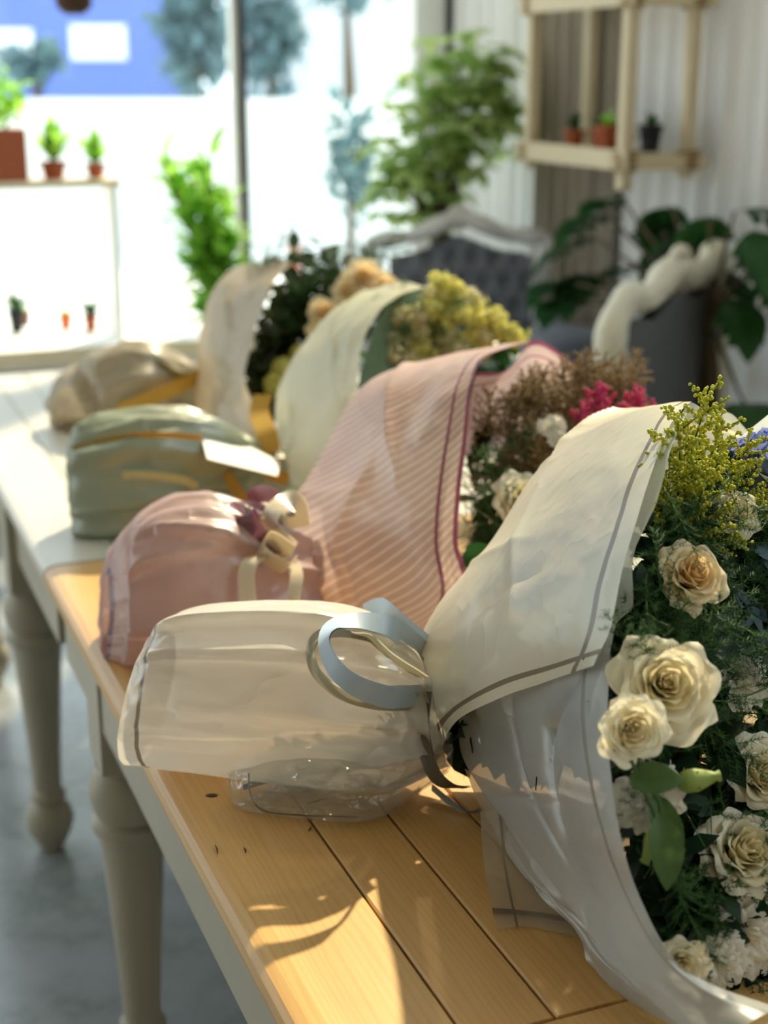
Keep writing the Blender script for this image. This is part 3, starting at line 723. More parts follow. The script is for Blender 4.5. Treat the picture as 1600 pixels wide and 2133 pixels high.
# ribbons
wr_ = Vector((.45, -.45, .75))
UPV = Vector((0, 0, 1))
ribbon('ribbon_loop', [V(935, 1440, 1.50), V(892, 1446, 1.44), V(862, 1450, 1.385), V(835, 1451, 1.345), V(800, 1450, 1.325), V(735, 1425, 1.318), V(692, 1385, 1.33), V(677, 1340, 1.352), V(694, 1305, 1.375), V(745, 1293, 1.39), V(810, 1305, 1.395), V(850, 1333, 1.42), V(885, 1362, 1.47), V(930, 1400, 1.53)],
       UPV, .0215, M['bluer'], B1, tilt=[.3, .3, .3, .2, .35, .9, 2.4, 1.6, .7, .5, .5, .6])['label'] = 'pale blue satin ribbon loop'
ribbon('ribbon_loop', [V(935, 1450, 1.50), V(890, 1458, 1.44), V(850, 1462, 1.38), V(780, 1463, 1.35), V(710, 1445, 1.35), V(662, 1405, 1.36), V(648, 1360, 1.38), V(665, 1325, 1.395), V(720, 1312, 1.405), V(790, 1325, 1.41), V(850, 1368, 1.43), V(888, 1400, 1.48), V(930, 1420, 1.53)],
       UPV, .019, M['greyr'], B1, tilt=[.6, .8, 1.0, 1.2, 1.6, 2.2, 1.6, .6, .3, .3, .5])['label'] = 'beige grosgrain ribbon loop'
ribbon('ribbon_tail', [V(880, 1410, 1.400), V(820, 1370, 1.378), V(770, 1330, 1.398), V(735, 1322, 1.403)], Vector((.2, -.9, .6)), .020, M['greyr'], B1)['label'] = 'beige ribbon strand across the sleeve'
ribbon('ribbon_tail', [V(895, 1340, 1.46), V(850, 1305, 1.47), V(815, 1275, 1.48), V(790, 1262, 1.50), V(760, 1275, 1.52)], Vector((.5, -.5, .6)), .017, M['bluer'], B1)['label'] = 'pale blue ribbon curl behind the loops'
ribbon('ribbon_tail', [V(900, 1640, 1.45), V(960, 1690, 1.425), V(985, 1697, 1.42), V(1000, 1690, 1.42)], Vector((0, -.3, 1)), .009, M['bluer'], B1)['label'] = 'blue ribbon end under the wrap'
b = MB(); b.tube([V(1118, 1618, 1.205), V(1116, 1646, 1.205)], .0006, 5); obj('staple', b, M['black'], B1, world=True)
b = MB(); b.tube([V(1227, 1353, 1.118), V(1215, 1375, 1.12)], .0006, 5); obj('staple', b, M['black'], B1, world=True)

# flowers
n0 = (AX + Vector((-.1, -.35, .1))).normalized()
toc = Vector((.12, -.85, .5)).normalized()
roses = [  # u, v, radius px, push toward camera, kind, facing tweak
 (1388, 1425, 100, .030, 'rose', (-.1, 0, .05), 11), (1318, 1520, 66, .02, 'rose', (-.05, -.05, -.1), 12), (1592, 1612, 72, .03, 'rose', (.3, 0, .1), 13),
 (1555, 1770, 84, .02, 'rose', (.2, .1, .3), 14), (1448, 1195, 68, .022, 'peach', (.1, 0, .3), 15), (1532, 1062, 50, .0, 'rose', (0, 0, .4), 16), (1420, 2010, 52, .0, 'rose', (-.2, 0, -.2), 19)]
pm = {}
pm['rose'] = [rose_meshes(1, k, M['rose'], M['rosein']) for k in (1, 2, 3)]; pm['peach'] = [rose_meshes(1, 5, M['peach'], M['peachin'], 'garden_rose')]
for i, (u, v, rp, push, kind, tw, sd) in enumerate(roses):
    d = D1(u, v) - push - .022; r = rp / F * d; me = pm[kind][i % len(pm[kind])]
    n = (toc + Vector(tw)).normalized(); c = V(u, v, d) - n * r * .55
    o = inst('rose' if kind == 'rose' else 'garden_rose', me[0], B1, frame_to(n, sd * 1.3, r * 1.1, c)); link('inner_petals', me[1], o)
    if kind == 'peach': o['label'] = 'peach centred garden rose'
lm = [lisi_mesh(1, k, M['lisi'], 12) for k in (1, 2)]
for i, (u, v, rp, push, tw) in enumerate([(1540, 1400, 84, .0, (.1, .0, .3)), (1352, 1668, 82, -.005, (-.2, 0, -.1)), (1545, 1940, 105, .01, (.1, 0, -.1)), (1500, 2010, 70, .0, (0, 0, -.3)), (1375, 1610, 50, -.02, (.2, 0, .2)), (1590, 1125, 44, .0, (.3, 0, .6)), (1500, 1165, 40, -.02, (.5, 0, .3)), (1590, 1860, 60, .01, (.1, 0, .2)), (1600, 2010, 80, .0, (.1, 0, .1))]):
    d = D1(u, v) - push - .012; r = rp / F * d; n = (toc + Vector(tw)).normalized()
    inst('lisianthus', lm[i % 2], B1, frame_to(n, i * 1.7, r * 1.05, V(u, v, d) - n * r * .5))
hb = hyd_mesh(.045, 2, M['hydb'], 60, .016); hg = hyd_mesh(.045, 3, M['hydshade'], 60, .016)
for u, v, me, lab, dd in [(1600, 1005, hb, 'blue hydrangea head', .0), (1575, 1190, hg, 'blue hydrangea head greyed for shade', .02), (1640, 1270, hg, 'blue hydrangea head greyed for shade', .02), (1480, 1330, hg, 'blue hydrangea head greyed for shade', .05)]:
    d = D1(u, v) + dd; inst('hydrangea', me, B1, frame_to(toc + Vector((.2, 0, .4)), u, 1, V(u, v, d + .02)))['label'] = lab
# buds with leaves
def bud(u, v, d, direction, L, name='lisianthus_bud'):
    mb = MB(); mb.lathe([(.0001, -.02 * L), (.16 * L, .04 * L), (.26 * L, .2 * L), (.25 * L, .4 * L), (.17 * L, .65 * L), (.10 * L, .85 * L), (.13 * L, .95 * L), (.03 * L, .97 * L)], 14)
    for k, p in enumerate(mb.v):
        a = math.atan2(p.y, p.x); f = 1 + .10 * math.sin(a * 5 + p.z / L * 5); mb.v[k] = Vector((p.x * f, p.y * f, p.z))
    o = inst(name, mb.mesh(name, M['bud']), B1, frame_to(direction, .4, 1, V(u, v, d)))
    sb = MB()
    for k in range(4):
        mm = Matrix.Rotation(k * 1.57, 4, 'Z') @ Matrix.Translation(Vector((.10 * L, 0, -.02 * L))) @ Matrix.Rotation(-1.57, 4, 'Z') @ Matrix.Rotation(1.25, 4, 'X')
        sb.grid([[mm @ p for p in r] for r in leaf_grid(.5 * L, .07 * L, n=5, m=2)])
    sb.tube([(0, 0, 0), (0, .02, -.02), (0, .05, -.05)], .0016, 6)
    link('sepals', sb.mesh('sepals', M['sepal']), o); return o
bud(1412, 1630, D1(1412, 1630) - .045, Vector((1, .1, .12)), .034)
bud(1600, 1350, D1(1590, 1360) - .04, Vector((1, 0, .3)), .034)
bud(1375, 1725, D1(1370, 1720) - .04, Vector((-.35, -.1, -.9)), .030)
for (u, v, du, L, w, rz) in [(1362, 1650, -.02, .062, .012, (.25, -.35, -.9)), (1372, 1690, -.045, .058, .013, (.12, -.35, -1)), (1310, 1620, -.02, .04, .012, (1, -.3, .1)), (1400, 1660, -.01, .04, .009, (-1, -.2, .3))]:
    me = leaf_mesh('leaf', L, w, M['sepal'], bend=.25, fold=.3)
    dirv = Vector(rz).normalized(); x = dirv.cross(toc).normalized(); z = x.cross(dirv)
    mm = Matrix((x, dirv, z)).transposed().to_4x4(); mm.translation = V(u, v, D1(u, v) + du)
    inst('leaf', me, B1, mm)
b = MB(); q = [V(1330, 1590, D1(1330, 1590) - .02), V(1350, 1640, D1(1350, 1640) - .03), V(1372, 1668, D1(1370, 1668) - .045), V(1378, 1700, D1(1378, 1700) - .045)]
b.tube(curve(q, 12), .0016, 6); obj('bud_stem', b, M['sepal'], B1, world=True)
# greenery
ferns = [fern_mesh(k, .13, 22, M['fern']) for k in range(4)]
rg = random.Random(21)
def limu(v): return float(np.interp(v, [850, 920, 1050, 1120, 1200, 1330, 1500, 1610, 1740, 1860, 1988, 2045], [1430, 1405, 1366, 1330, 1319, 1270, 1264, 1270, 1291, 1326, 1395, 1475]))
for k in range(98):
    if k >= 84: u, v = rg.uniform(1340, 1470), rg.uniform(1100, 1350)
    elif k < 40: u, v = rg.uniform(1290, 1640), rg.uniform(1050, 1480)
    else: u, v = rg.uniform(1290, 1640), rg.uniform(1420, 2040)
    lim = limu(v)
    if u < lim + 50: u = lim + 50 + rg.uniform(0, 90)
    off = -.024 if k % 4 == 0 else .006
    d = D1(u, v) + off + rg.uniform(-.008, .02)
    dirv = (toc * rg.uniform(.2, .7) + Vector((rg.uniform(-1, .8), 0, rg.uniform(-.8, .9)))).normalized()
    sc_ = rg.uniform(.75, 1.15)
    if u < lim + 130: sc_ = .55; dirv = (toc * .5 + Vector((rg.uniform(-.35, .15), 0, rg.choice((-1, 1)) * rg.uniform(.5, 1)))).normalized()
    base = V(u, v, d) - dirv * .065 * sc_
    inst('fern_sprig', ferns[k % 4], B1, frame_to(dirv, rg.random() * 6, sc_, base))
b = MB()
for k in range(60):
    v = rg.uniform(980, 2000); u = rg.uniform(limu(v) + 95, 1700)
    leaf_clump(b, V(u, v, D1(u, v) + .075), 11, .045, .05, .013, rg)
for k in range(24):
    v = rg.uniform(1080, 1330); u = limu(v) + rg.uniform(40, 130); leaf_clump(b, V(u, v, D1(u, v) + .05), 10, .024, .03, .011, rg)
for k in range(60):
    v = rg.uniform(1750, 2060); u = rg.uniform(limu(v) + 50, 1700); leaf_clump(b, V(u, v, D1(u, v) + .05), 10, .03, .035, .011, rg)
for k in range(14):
    t = .12 + .6 * k / 13; c_ = NK.lerp(C1, t); c_.z = max(c_.z, TT + .03 + .13 * t); leaf_clump(b, c_, 60, .022 + .11 * t, .035, .012, rg)
for k in range(40):
    v = rg.uniform(1130, 1980); u = limu(v) + rg.uniform(45, 110); leaf_clump(b, V(u, v, D1(u, v) + .06), 9, .022, .03, .011, rg)
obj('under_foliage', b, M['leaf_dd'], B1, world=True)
for k in range(34):
    v = rg.uniform(1250, 1980); u = rg.uniform(limu(v) + 110, 1660); p0 = V(u, v, D1(u, v) + .01); dv = Vector((rg.uniform(-1, 1), -.5, rg.uniform(-1, 1))).normalized()
    b = MB(); b.tube([p0, p0 + dv * rg.uniform(.02, .05)], .0006, 4); obj('twig', b, M['fern'], B1, world=True)
sm = [solid_meshes(k, .10, M['solidstem'], M['solid'], 17, .0015, 1.2) for k in (1, 2)]
for k, (u, v, dx, dz, s_) in enumerate([(1432, 935, .0, 1, 1.), (1470, 1000, .3, 1, 1.), (1420, 1010, -.1, 1, 1.), (1395, 1080, -.15, 1, .9), (1450, 1080, .1, 1, 1.), (1500, 975, .5, .9, .9), (1545, 1045, 1.3, .35, 1.), (1500, 1085, .9, .4, .9), (1395, 1010, -.05, 1, .8), (1480, 1140, .8, .3, .8), (1560, 1100, 1, .2, .8)]):
    n = Vector((dx, -.25, dz)).normalized(); d = D1(u, v) + .012 + (.02 if k % 2 else 0)
    o = inst('bud_spray', sm[k % 2][0], B1, frame_to(n, k, s_ * 1.2, V(u, v, d) - n * .065)); link('buds', sm[k % 2][1], o)

# ------------------------------------------------------------------ bouquet two: pink ribbed wrap
B2 = thing('flower_bouquet', 'bouquet in pink ribbed paper with plum edging and pink gathered sleeve', 'bouquet', Z(560, 1330), 0)
rowsP = [
 [(655, 1300, 1.80), (720, 1325, 1.78), (790, 1335, 1.76), (850, 1342, 1.74), (892, 1345, 1.73)],
 [(632, 1180, 1.90), (710, 1210, 1.82), (800, 1235, 1.76), (890, 1250, 1.71), (972, 1215, 1.69)],
 [(617, 1072, 1.96), (700, 1095, 1.84), (790, 1115, 1.77), (880, 1130, 1.72), (955, 1130, 1.70)],
 [(652, 985, 1.98), (730, 990, 1.86), (810, 1000, 1.79), (890, 1010, 1.74), (962, 1012, 1.72)],
 [(700, 890, 1.98), (770, 890, 1.88), (840, 895, 1.82), (910, 900, 1.77), (975, 900, 1.75)],
 [(765, 800, 1.98), (830, 797, 1.90), (890, 795, 1.86), (940, 793, 1.82), (988, 792, 1.79)],
 [(870, 757, 1.99), (915, 750, 1.93), (950, 745, 1.90), (985, 742, 1.87), (1020, 740, 1.84)],
 [(990, 730, 2.02), (1020, 725, 1.98), (1050, 720, 1.96), (1080, 716, 1.94), (1112, 712, 1.92)],
]
sheet('wrapping_sheet', rowsP, M['pP'], B2, 90, 100, .0025, (2.5, 5), creases=[(.1, .80, .55, .45, .010, .03), (.25, .2, .35, .42, .012, .03), (.35, .0, .28, .25, -.008, .03), (.0, .35, .3, .38, .008, .04)], seed=8)['label'] = 'pink ribbed sheet with plum border'
rowsQ = [
 [(960, 950, 1.88), (1040, 930, 1.96), (1100, 900, 2.02), (1180, 900, 2.02), (1300, 930, 1.98)],
 [(975, 850, 1.86), (1040, 820, 1.96), (1100, 790, 2.02), (1170, 800, 2.02), (1290, 860, 1.98)],
 [(990, 775, 1.84), (1055, 770, 1.93), (1110, 709, 1.98), (1180, 745, 2.01), (1285, 825, 1.98)],
]
sheet('back_sheet', rowsQ, M['pQ'], B2, 60, 40, .002, seed=9)['label'] = 'rear pink sheet with plum edge'
secs = [((222, 1200), (216, 1372), 1.80, .012), ((262, 1110), (255, 1375), 1.81, .09), ((330, 1052), (330, 1390), 1.815, .10), ((430, 1033), (430, 1390), 1.82, .10), ((510, 1060), (510, 1370), 1.83, .085), ((570, 1105), (570, 1340), 1.84, .06), ((610, 1140), (610, 1280), 1.86, .035), ((650, 1130), (650, 1270), 1.87, .04)]
bag('sleeve', secs, M['pH'], B2, 150, 120, .005, 6, creases=[(.15, .31, .85, .27, .026, .02), (.3, .16, .85, .24, .022, .02), (.05, .22, .5, .2, .018, .02), (.5, .36, .95, .3, .022, .02), (.55, .10, .95, .18, .02, .02)], seed=11)
# bows at the neck
ribbon('bow_loop', [V(575, 1165, 1.755), V(530, 1130, 1.745), V(500, 1085, 1.735), V(510, 1075, 1.755), V(545, 1090, 1.775), V(585, 1160, 1.785)], Vector((1, -.2, .1)), .046, M['pPl'], B2, tilt=[.3, .2, .6, 1.6, .6, .3])['label'] = 'sheer plum ribbon loop'
ribbon('bow_loop', [V(600, 1150, 1.755), V(560, 1105, 1.755), V(570, 1065, 1.755), V(610, 1050, 1.775), V(620, 1100, 1.795)], Vector((.7, -.6, .3)), .034, M['creamr'], B2, tilt=[.3, .4, 1.2, .8, .3])['label'] = 'cream satin ribbon loop'
ribbon('bow_loop', [V(605, 1060, 1.795), V(560, 1030, 1.815), V(530, 1035, 1.835), V(520, 1055, 1.835), V(560, 1080, 1.835)], Vector((.3, -.2, 1)), .022, M['pPl'], B2)['label'] = 'sheer plum ribbon loop behind'
ribbon('bow_loop', [V(610, 1150, 1.725), V(560, 1120, 1.725), V(545, 1150, 1.715), V(590, 1180, 1.715), V(615, 1165, 1.725)], Vector((.4, -.5, .7)), .026, M['creamr'], B2)['label'] = 'cream satin ribbon loop below'
ribbon('ribbon_tail', [V(600, 1160, 1.735), V(545, 1160, 1.715), V(515, 1185, 1.700), V(517, 1260, 1.695)], Vector((1, 0, .1)), .020, M['creamr'], B2)['label'] = 'cream satin ribbon tail'
ribbon('ribbon_tail', [V(610, 1175, 1.745), V(618, 1200, 1.715), V(612, 1240, 1.700), V(610, 1275, 1.695)], Vector((1, 0, .1)), .016, M['creamr'], B2)['label'] = 'cream satin ribbon tail'
def D2(u, v): return 1.86 + (u - 1000) * .00012 - (v - 950) * .00025
rg = random.Random(33)
mm_ = [solid_meshes(k + 20, .11, M['mistst'], M['mist'], 22, .0013, .9) for k in range(2)]
for k in range(64):
    u, v = rg.uniform(1000, 1330), rg.uniform(790, 1010)
    if k > 56: u, v = rg.uniform(1180, 1330), rg.uniform(770, 830)
    if v < 850 and k <= 56: u = max(u, 1070 + (850 - v))
    n = Vector((rg.uniform(-.4, .9), -.4, rg.uniform(.3, 1))).normalized(); d = D2(u, v) + rg.uniform(-.04, .04)
    o = inst('mist_spray', mm_[k % 2][0], B2, frame_to(n, k, rg.uniform(.7, 1.), V(u, v, d) - n * .06)); link('buds', mm_[k % 2][1], o)
pk = [solid_meshes(k + 40, .06, M['sepal'], M['pinkf'], 7, .0035, .45) for k in range(1)]
for k, (u, v) in enumerate([(1240, 850), (1250, 880), (1215, 870), (1265, 905), (1320, 835), (1330, 850), (1235, 830), (1255, 830), (1225, 895), (1262, 865), (1310, 860), (1325, 828), (1345, 862)]):
    n = Vector((rg.uniform(-.5, .5), -.5, .8)).normalized(); o = inst('pink_flower_sprig', pk[0][0], B2, frame_to(n, k, .7, V(u, v - 8, D2(u, v) - .085) - n * .03)); link('buds', pk[0][1], o)
for u, v, rp, kind in [(1098, 1045, 62, 'r'), (1145, 890, 26, 'l'), (1165, 910, 26, 'l'), (1160, 880, 24, 'l')]:
    d = D2(u, v) - .08; r = rp / F * d; n = (toc + Vector((.2, 0, .3))).normalized(); mt = frame_to(n, u, r * 1.1, V(u, v, d) - n * r * .5)
    if kind == 'r': o = inst('rose', pm['rose'][0][0], B2, mt); link('inner_petals', pm['rose'][0][1], o)
    else: inst('lisianthus', lm[0], B2, mt)
for k in range(26):
    u, v = rg.uniform(985, 1130), rg.uniform(960, 1230); n = Vector((rg.uniform(-.5, 1), -.5, rg.uniform(-.6, 1))).normalized()
    inst('fern_sprig', ferns[k % 4], B2, frame_to(n, k, rg.uniform(.8, 1.1), V(max(u, 1010), v, D2(u, v) + rg.uniform(-.02, .03)) - n * .06))
b = MB()
for k in range(34): u, v = rg.uniform(1010, 1320), rg.uniform(860, 1230); leaf_clump(b, V(u, v, D2(u, v) + .07), 10, .045, .05, .013, rg)
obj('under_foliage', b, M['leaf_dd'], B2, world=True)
for u, v, L, w, dr in [(962, 1160, .05, .016, (1, -.3, .1)), (1040, 1140, .04, .013, (.6, -.5, .8))]:
    dirv = Vector(dr).normalized(); x = dirv.cross(toc).normalized(); z = x.cross(dirv); q = Matrix((x, dirv, z)).transposed().to_4x4(); q.translation = V(u, v, 1.70)
    inst('leaf', leaf_mesh('leaf', L, w, M['leaf_d'], bend=.2, fold=.2), B2, q)
b = MB(); b.tube([V(990, 1060, 1.74), V(1060, 1110, 1.73)], .0012, 5); obj('grass_blade', b, M['olive'], B2, world=True)

# ------------------------------------------------------------------ bouquet three: sage wrap
B3 = thing('flower_bouquet', 'bouquet of yellow cream flowers in pale sage wrap with sage green sleeve', 'bouquet', Z(520, 1080), 0)
rows3 = [
 [(612, 1015, 2.25), (650, 1010, 2.22), (700, 980, 2.20), (760, 930, 2.18)],
 [(576, 880, 2.42), (625, 870, 2.33), (685, 855, 2.25), (748, 835, 2.20)],
 [(590, 790, 2.45), (640, 790, 2.36), (700, 780, 2.29), (749, 765, 2.24)],
 [(640, 710, 2.46), (680, 706, 2.38), (722, 700, 2.32), (768, 688, 2.28)],
 [(710, 637, 2.47), (742, 633, 2.41), (775, 630, 2.36), (815, 628, 2.32)],
 [(800, 597, 2.48), (825, 592, 2.45), (850, 590, 2.42), (885, 600, 2.38)],
]
sheet('wrapping_sheet', rows3, M['gP'], B3, 60, 70, .003, (2, 4), seed=12, creases=[(.1, .9, .6, .5, .008, .04)])['label'] = 'pale sage sheet'
rows3i = [
 [(740, 900, 2.27), (790, 880, 2.33), (850, 860, 2.38)],
 [(748, 780, 2.28), (790, 750, 2.36), (850, 740, 2.42)],
 [(790, 660, 2.34), (825, 650, 2.40), (870, 660, 2.45)],
 [(850, 597, 2.41), (875, 600, 2.45), (905, 612, 2.48)],
]
sheet('inner_sheet', rows3i, M['gI'], B3, 40, 40, .003, seed=13)['label'] = 'green grey inner sheet'
secs = [((150, 915), (160, 1116), 2.30, .04), ((200, 884), (215, 1124), 2.30, .075), ((310, 863), (320, 1110), 2.32, .085), ((420, 875), (420, 1075), 2.34, .07), ((500, 920), (500, 1045), 2.37, .05), ((580, 950), (585, 1020), 2.39, .03), ((630, 930), (640, 1030), 2.40, .04)]
bag('sleeve', secs, M['gH'], B3, 80, 90, .012, 6, seed=14, creases=[(.05, .22, .6, .2, .015, .02), (.3, .3, .9, .27, .012, .02)])
ribbon('gold_piping', [V(150, 935, 2.245), V(230, 915, 2.225), V(320, 905, 2.22), V(420, 912, 2.25)], Vector((0, -.3, 1)), .010, M['gold'], B3)
ribbon('gold_piping', [V(255, 990, 2.215), V(310, 990, 2.21), V(380, 1000, 2.225), V(410, 1015, 2.24)], Vector((0, -.3, 1)), .014, M['hydw'], B3)
ribbon('gold_ribbon', [V(565, 945, 2.34), V(555, 900, 2.36), V(540, 860, 2.40), V(548, 822, 2.42)], Vector((1, -.2, .1)), .034, M['gold'], B3)
ribbon('gold_ribbon', [V(520, 1060, 2.26), V(500, 1030, 2.27), V(470, 985, 2.28), V(490, 975, 2.30)], Vector((1, -.2, .1)), .018, M['gold'], B3)
ribbon('gold_ribbon', [V(585, 960, 2.33), V(560, 985, 2.31), V(600, 1000, 2.31)], Vector((.3, -.2, 1)), .022, M['gold'], B3)
def D3(u, v): return 2.40 + (v - 700) * -.0003
rg = random.Random(44); hy = [hyd_mesh(.034, k, m_, 26, .012, 'flower_cluster', True, True) for k, m_ in ((5, M['hydy']), (6, M['hydw']), (7, M['hydy']))]
for k, (u, v, j) in enumerate([(930, 625, 0), (895, 650, 0), (960, 660, 0), (1000, 670, 2), (880, 690, 1), (930, 700, 1), (985, 700, 0), (1040, 695, 0), (850, 720, 1), (1075, 705, 2), (830, 660, 1), (945, 610, 2), (910, 725, 1), (820, 740, 1), (990, 640, 2), (1060, 700, 0), (870, 660, 1), (905, 620, 1), (930, 665, 2), (975, 625, 1), (1010, 700, 1), (860, 760, 1), (955, 735, 1), (815, 710, 1), (880, 735, 0), (1000, 735, 0), (1030, 670, 0), (915, 590, 0)]):
    n = Vector((.2, -.6, .7)).normalized(); inst('flower_cluster', hy[j], B3, frame_to(n, k, rg.uniform(.5, .62), V(u, v, D3(u, v) + rg.uniform(-.02, .03))))['label'] = ('yellow' if j != 1 else 'pale cream') + ' flower cluster'
b = MB()
for k in range(26): u, v = rg.uniform(790, 1040), rg.uniform(690, 880); leaf_clump(b, V(u, v, D3(u, v) + .05), 9, .045, .045, .013, rg)
obj('foliage', b, M['leaf_d'], B3, world=True)
for k in range(8):
    u, v = rg.uniform(790, 1000), rg.uniform(660, 800); n = Vector((rg.uniform(-.5, 1), -.5, .8)).normalized()
    inst('fern_sprig', ferns[k % 4], B3, frame_to(n, k, .9, V(u, v, D3(u, v)) - n * .06))

# ------------------------------------------------------------------ bouquet four: beige wrap
B4 = thing('flower_bouquet', 'farthest bouquet of peach flowers and dark greenery in beige wrap', 'bouquet', Z(450, 900), 0)
rows4 = [
 [(480, 950, 2.62), (510, 950, 2.60), (540, 945, 2.58), (570, 935, 2.57)],
 [(418, 870, 2.82), (455, 865, 2.74), (490, 860, 2.68), (530, 850, 2.62)],
 [(412, 775, 2.90), (448, 775, 2.80), (482, 775, 2.72), (515, 775, 2.66)],
 [(424, 680, 2.92), (460, 680, 2.83), (500, 680, 2.75), (540, 675, 2.69)],
 [(450, 600, 2.94), (490, 600, 2.86), (530, 600, 2.79), (568, 600, 2.74)],
 [(500, 556, 2.95), (540, 550, 2.90), (575, 548, 2.86), (612, 550, 2.82)],
]
sheet('wrapping_sheet', rows4, M['bP'], B4, 50, 60, .006, (2, 5), seed=15, creases=[(.2, .1, .8, .35, .012, .04), (.3, .8, .6, .5, .012, .04)])['label'] = 'beige sheet'
secs = [((130, 830), (150, 892), 2.90, .04), ((160, 770), (180, 900), 2.93, .08), ((240, 735), (250, 905), 2.96, .10), ((320, 735), (330, 905), 2.98, .10), ((400, 775), (410, 900), 3.0, .07), ((460, 820), (470, 900), 3.0, .04), ((500, 800), (510, 890), 2.98, .04)]
bag('sleeve', secs, M['bH'], B4, 80, 80, .018, 5, seed=16, creases=[(.2, .25, .8, .22, .02, .03)])
ribbon('gold_ribbon', [V(250, 855, 2.84), V(300, 835, 2.83), V(360, 810, 2.84), V(415, 785, 2.88)], Vector((0, -.3, 1)), .034, M['gold'], B4)
ribbon('gold_ribbon', [V(290, 735, 2.93), V(330, 760, 2.88), V(370, 785, 2.87), V(410, 790, 2.90)], Vector((.2, -.6, .8)), .032, plain('olive_ribbon', lin(150, 142, 86), .5), B4)['label'] = 'olive ribbon strand'
def D4(u, v): return 2.82 - (v - 650) * .0004
rg = random.Random(55)
b = MB()
for k in range(60):
    v = rg.uniform(560, 880); u = rg.uniform(545 + (v - 560) * -.12, 760 - max(0, v - 640) * .6); leaf_clump(b, V(u + 15, v, D4(u, v) + .03 + rg.uniform(0, .08)), 22, .05, .04, .012, rg)
obj('foliage', b, M['olive'], B4, world=True)
for k in range(26):
    u, v = rg.uniform(560, 830), rg.uniform(540, 680); n = Vector((rg.uniform(-.7, 1), -.4, rg.uniform(-.2, 1))).normalized()
    inst('fern_sprig', ferns[k % 4], B4, frame_to(n, k, 1.0, V(u, v, D4(u, v)) - n * .06))
for k, (u, v, rp) in enumerate([(760, 580, 42), (800, 600, 36), (725, 605, 28), (675, 650, 32), (660, 690, 20)]):
    d = D4(u, v) - .07; r = rp / F * d; n = (toc + Vector((.1, 0, .2))).normalized(); me = pm['peach'][0]
    o = inst('garden_rose', me[0], B4, frame_to(n, k, r * 1.15, V(u, v, d) - n * r * .5)); link('inner_petals', me[1], o)
hq = hyd_mesh(.03, 8, M['hydy'], 30, .010, 'flower_cluster')
for u, v in [(590, 770), (575, 800), (630, 740)]: inst('flower_cluster', hq, B4, frame_to(toc, u, .7, V(u, v, D4(u, v) - .03)))

# card lying between the sleeves
b = MB(); A_, B_, C_, D_ = V(420, 910, 2.27), V(470, 908, 2.34), V(582, 962, 2.30), V(578, 992, 2.22); E_ = V(432, 956, 2.20)
nn = (C_ - A_).cross(E_ - A_).normalized() * .0008
b.add([A_ + nn, B_ + nn, C_ + nn, D_ + nn, E_ + nn, A_ - nn, B_ - nn, C_ - nn, D_ - nn, E_ - nn], [(0, 1, 2, 3, 4), (9, 8, 7, 6, 5)] + [(i, (i + 1) % 5, (i + 1) % 5 + 5, i + 5) for i in range(5)])
cd = thing('gift_card', 'white greeting card with gold print resting against the sage green sleeve', 'card', E_)
obj('card_sheet', b, M['card'], cd, False, world=True)
b = MB()
for k in range(3):
    for q in range(5):
        p = A_.lerp(E_, .25 + k * .2).lerp(D_.lerp(C_, .6), .38 + q * .06) + nn * 2.5 * (1 if nn.z > 0 else -1)
        b.ball(p, .0035, 6, 4, (1, 1, .2))
obj('gold_print', b, M['ink'], cd, world=True)

# ------------------------------------------------------------------ scraps and droplets on the pine table
for (u, v, u2, v2, lab) in [(640, 1674, 680, 1662, 'thin green scrap lying against the clear water pouch'), (642, 1730, 648, 1722, 'tiny dark leaf scrap on the pine boards below the pouch'), (448, 1760, 453, 1778, 'tiny dark scrap near the left edge of the pine table'), (508, 1765, 512, 1776, 'tiny dark scrap on the first board of the pine table')]:
    z_ = .016 if u == 640 else .0008
    b = MB(); b.tube([Z(u, v, TT + z_), Z((u + u2) / 2 + 2, (v + v2) / 2, TT + z_ + .0006), Z(u2, v2, TT + z_)], [.0004, .0008, .0004], 5)
    solo('leaf_scrap', b, M['leaf_dd'], lab, 'leaf scrap', 'leaf scraps on the pine table', loc=Z(u, v, TT))
s = N('water'); p = s.n('ShaderNodeBsdfPrincipled'); p.inputs['Roughness'].default_value = .05; p.inputs['Base Color'].default_value = (1, 1, 1, 1); p.inputs['Transmission Weight'].default_value = 1; p.inputs['IOR'].default_value = 1.33; M['water'] = s.done(p.outputs[0])
b = MB(); b.ball(Z(441, 1657, TT), .0055, 16, 8, (1.2, .8, .2)); solo('water_drop', b, M['water'], 'clear water drop on the table board left of the pouch', 'water drop', loc=Z(441, 1657, TT))

# ------------------------------------------------------------------ timber shelf on the right wall
sh = thing('timber_shelf', 'open pale timber box shelf lashed with rope on the ribbed wall', 'shelf', R(1.87, 2.65, 1.185), RA)
X1, Y1 = .20, .56; PS = .036
for (x, y) in ((0, 0), (0, Y1), (X1, 0), (X1, Y1)):
    b = MB(); b.box((x - PS / 2, y - PS / 2, -.02 if (x, y) != (0, 0) else -.05), (x + PS / 2, y + PS / 2, .95)); obj('post', b, M['palewood'], sh, False, bevel=.003)
for z in (.03, .46, .84):
    b = MB(); b.box((-.01, -.01, z), (X1 + .01, Y1 + .01, z + .018)); obj('shelf_board', b, M['palewood'], sh, False, bevel=.002)
    b = MB()
    b.box((-PS / 2 - .012, -.05, z - .025), (-PS / 2, Y1 + .05, z + .03)); b.box((-.05, -PS / 2 - .012, z - .025), (X1 + .05, -PS / 2, z + .015))
    obj('rail', b, M['palewood'], sh, False, bevel=.002)
    for (x, y) in ((0, 0), (0, Y1), (X1, 0)):
        b = MB(); r_ = .034; b.tube([(x + r_ * math.cos(a), y + r_ * math.sin(a), z - .03 + a * .0022) for a in np.linspace(0, 8 * math.pi, 60)], .005, 6)
        obj('rope_lashing', b, M['rope'], sh)
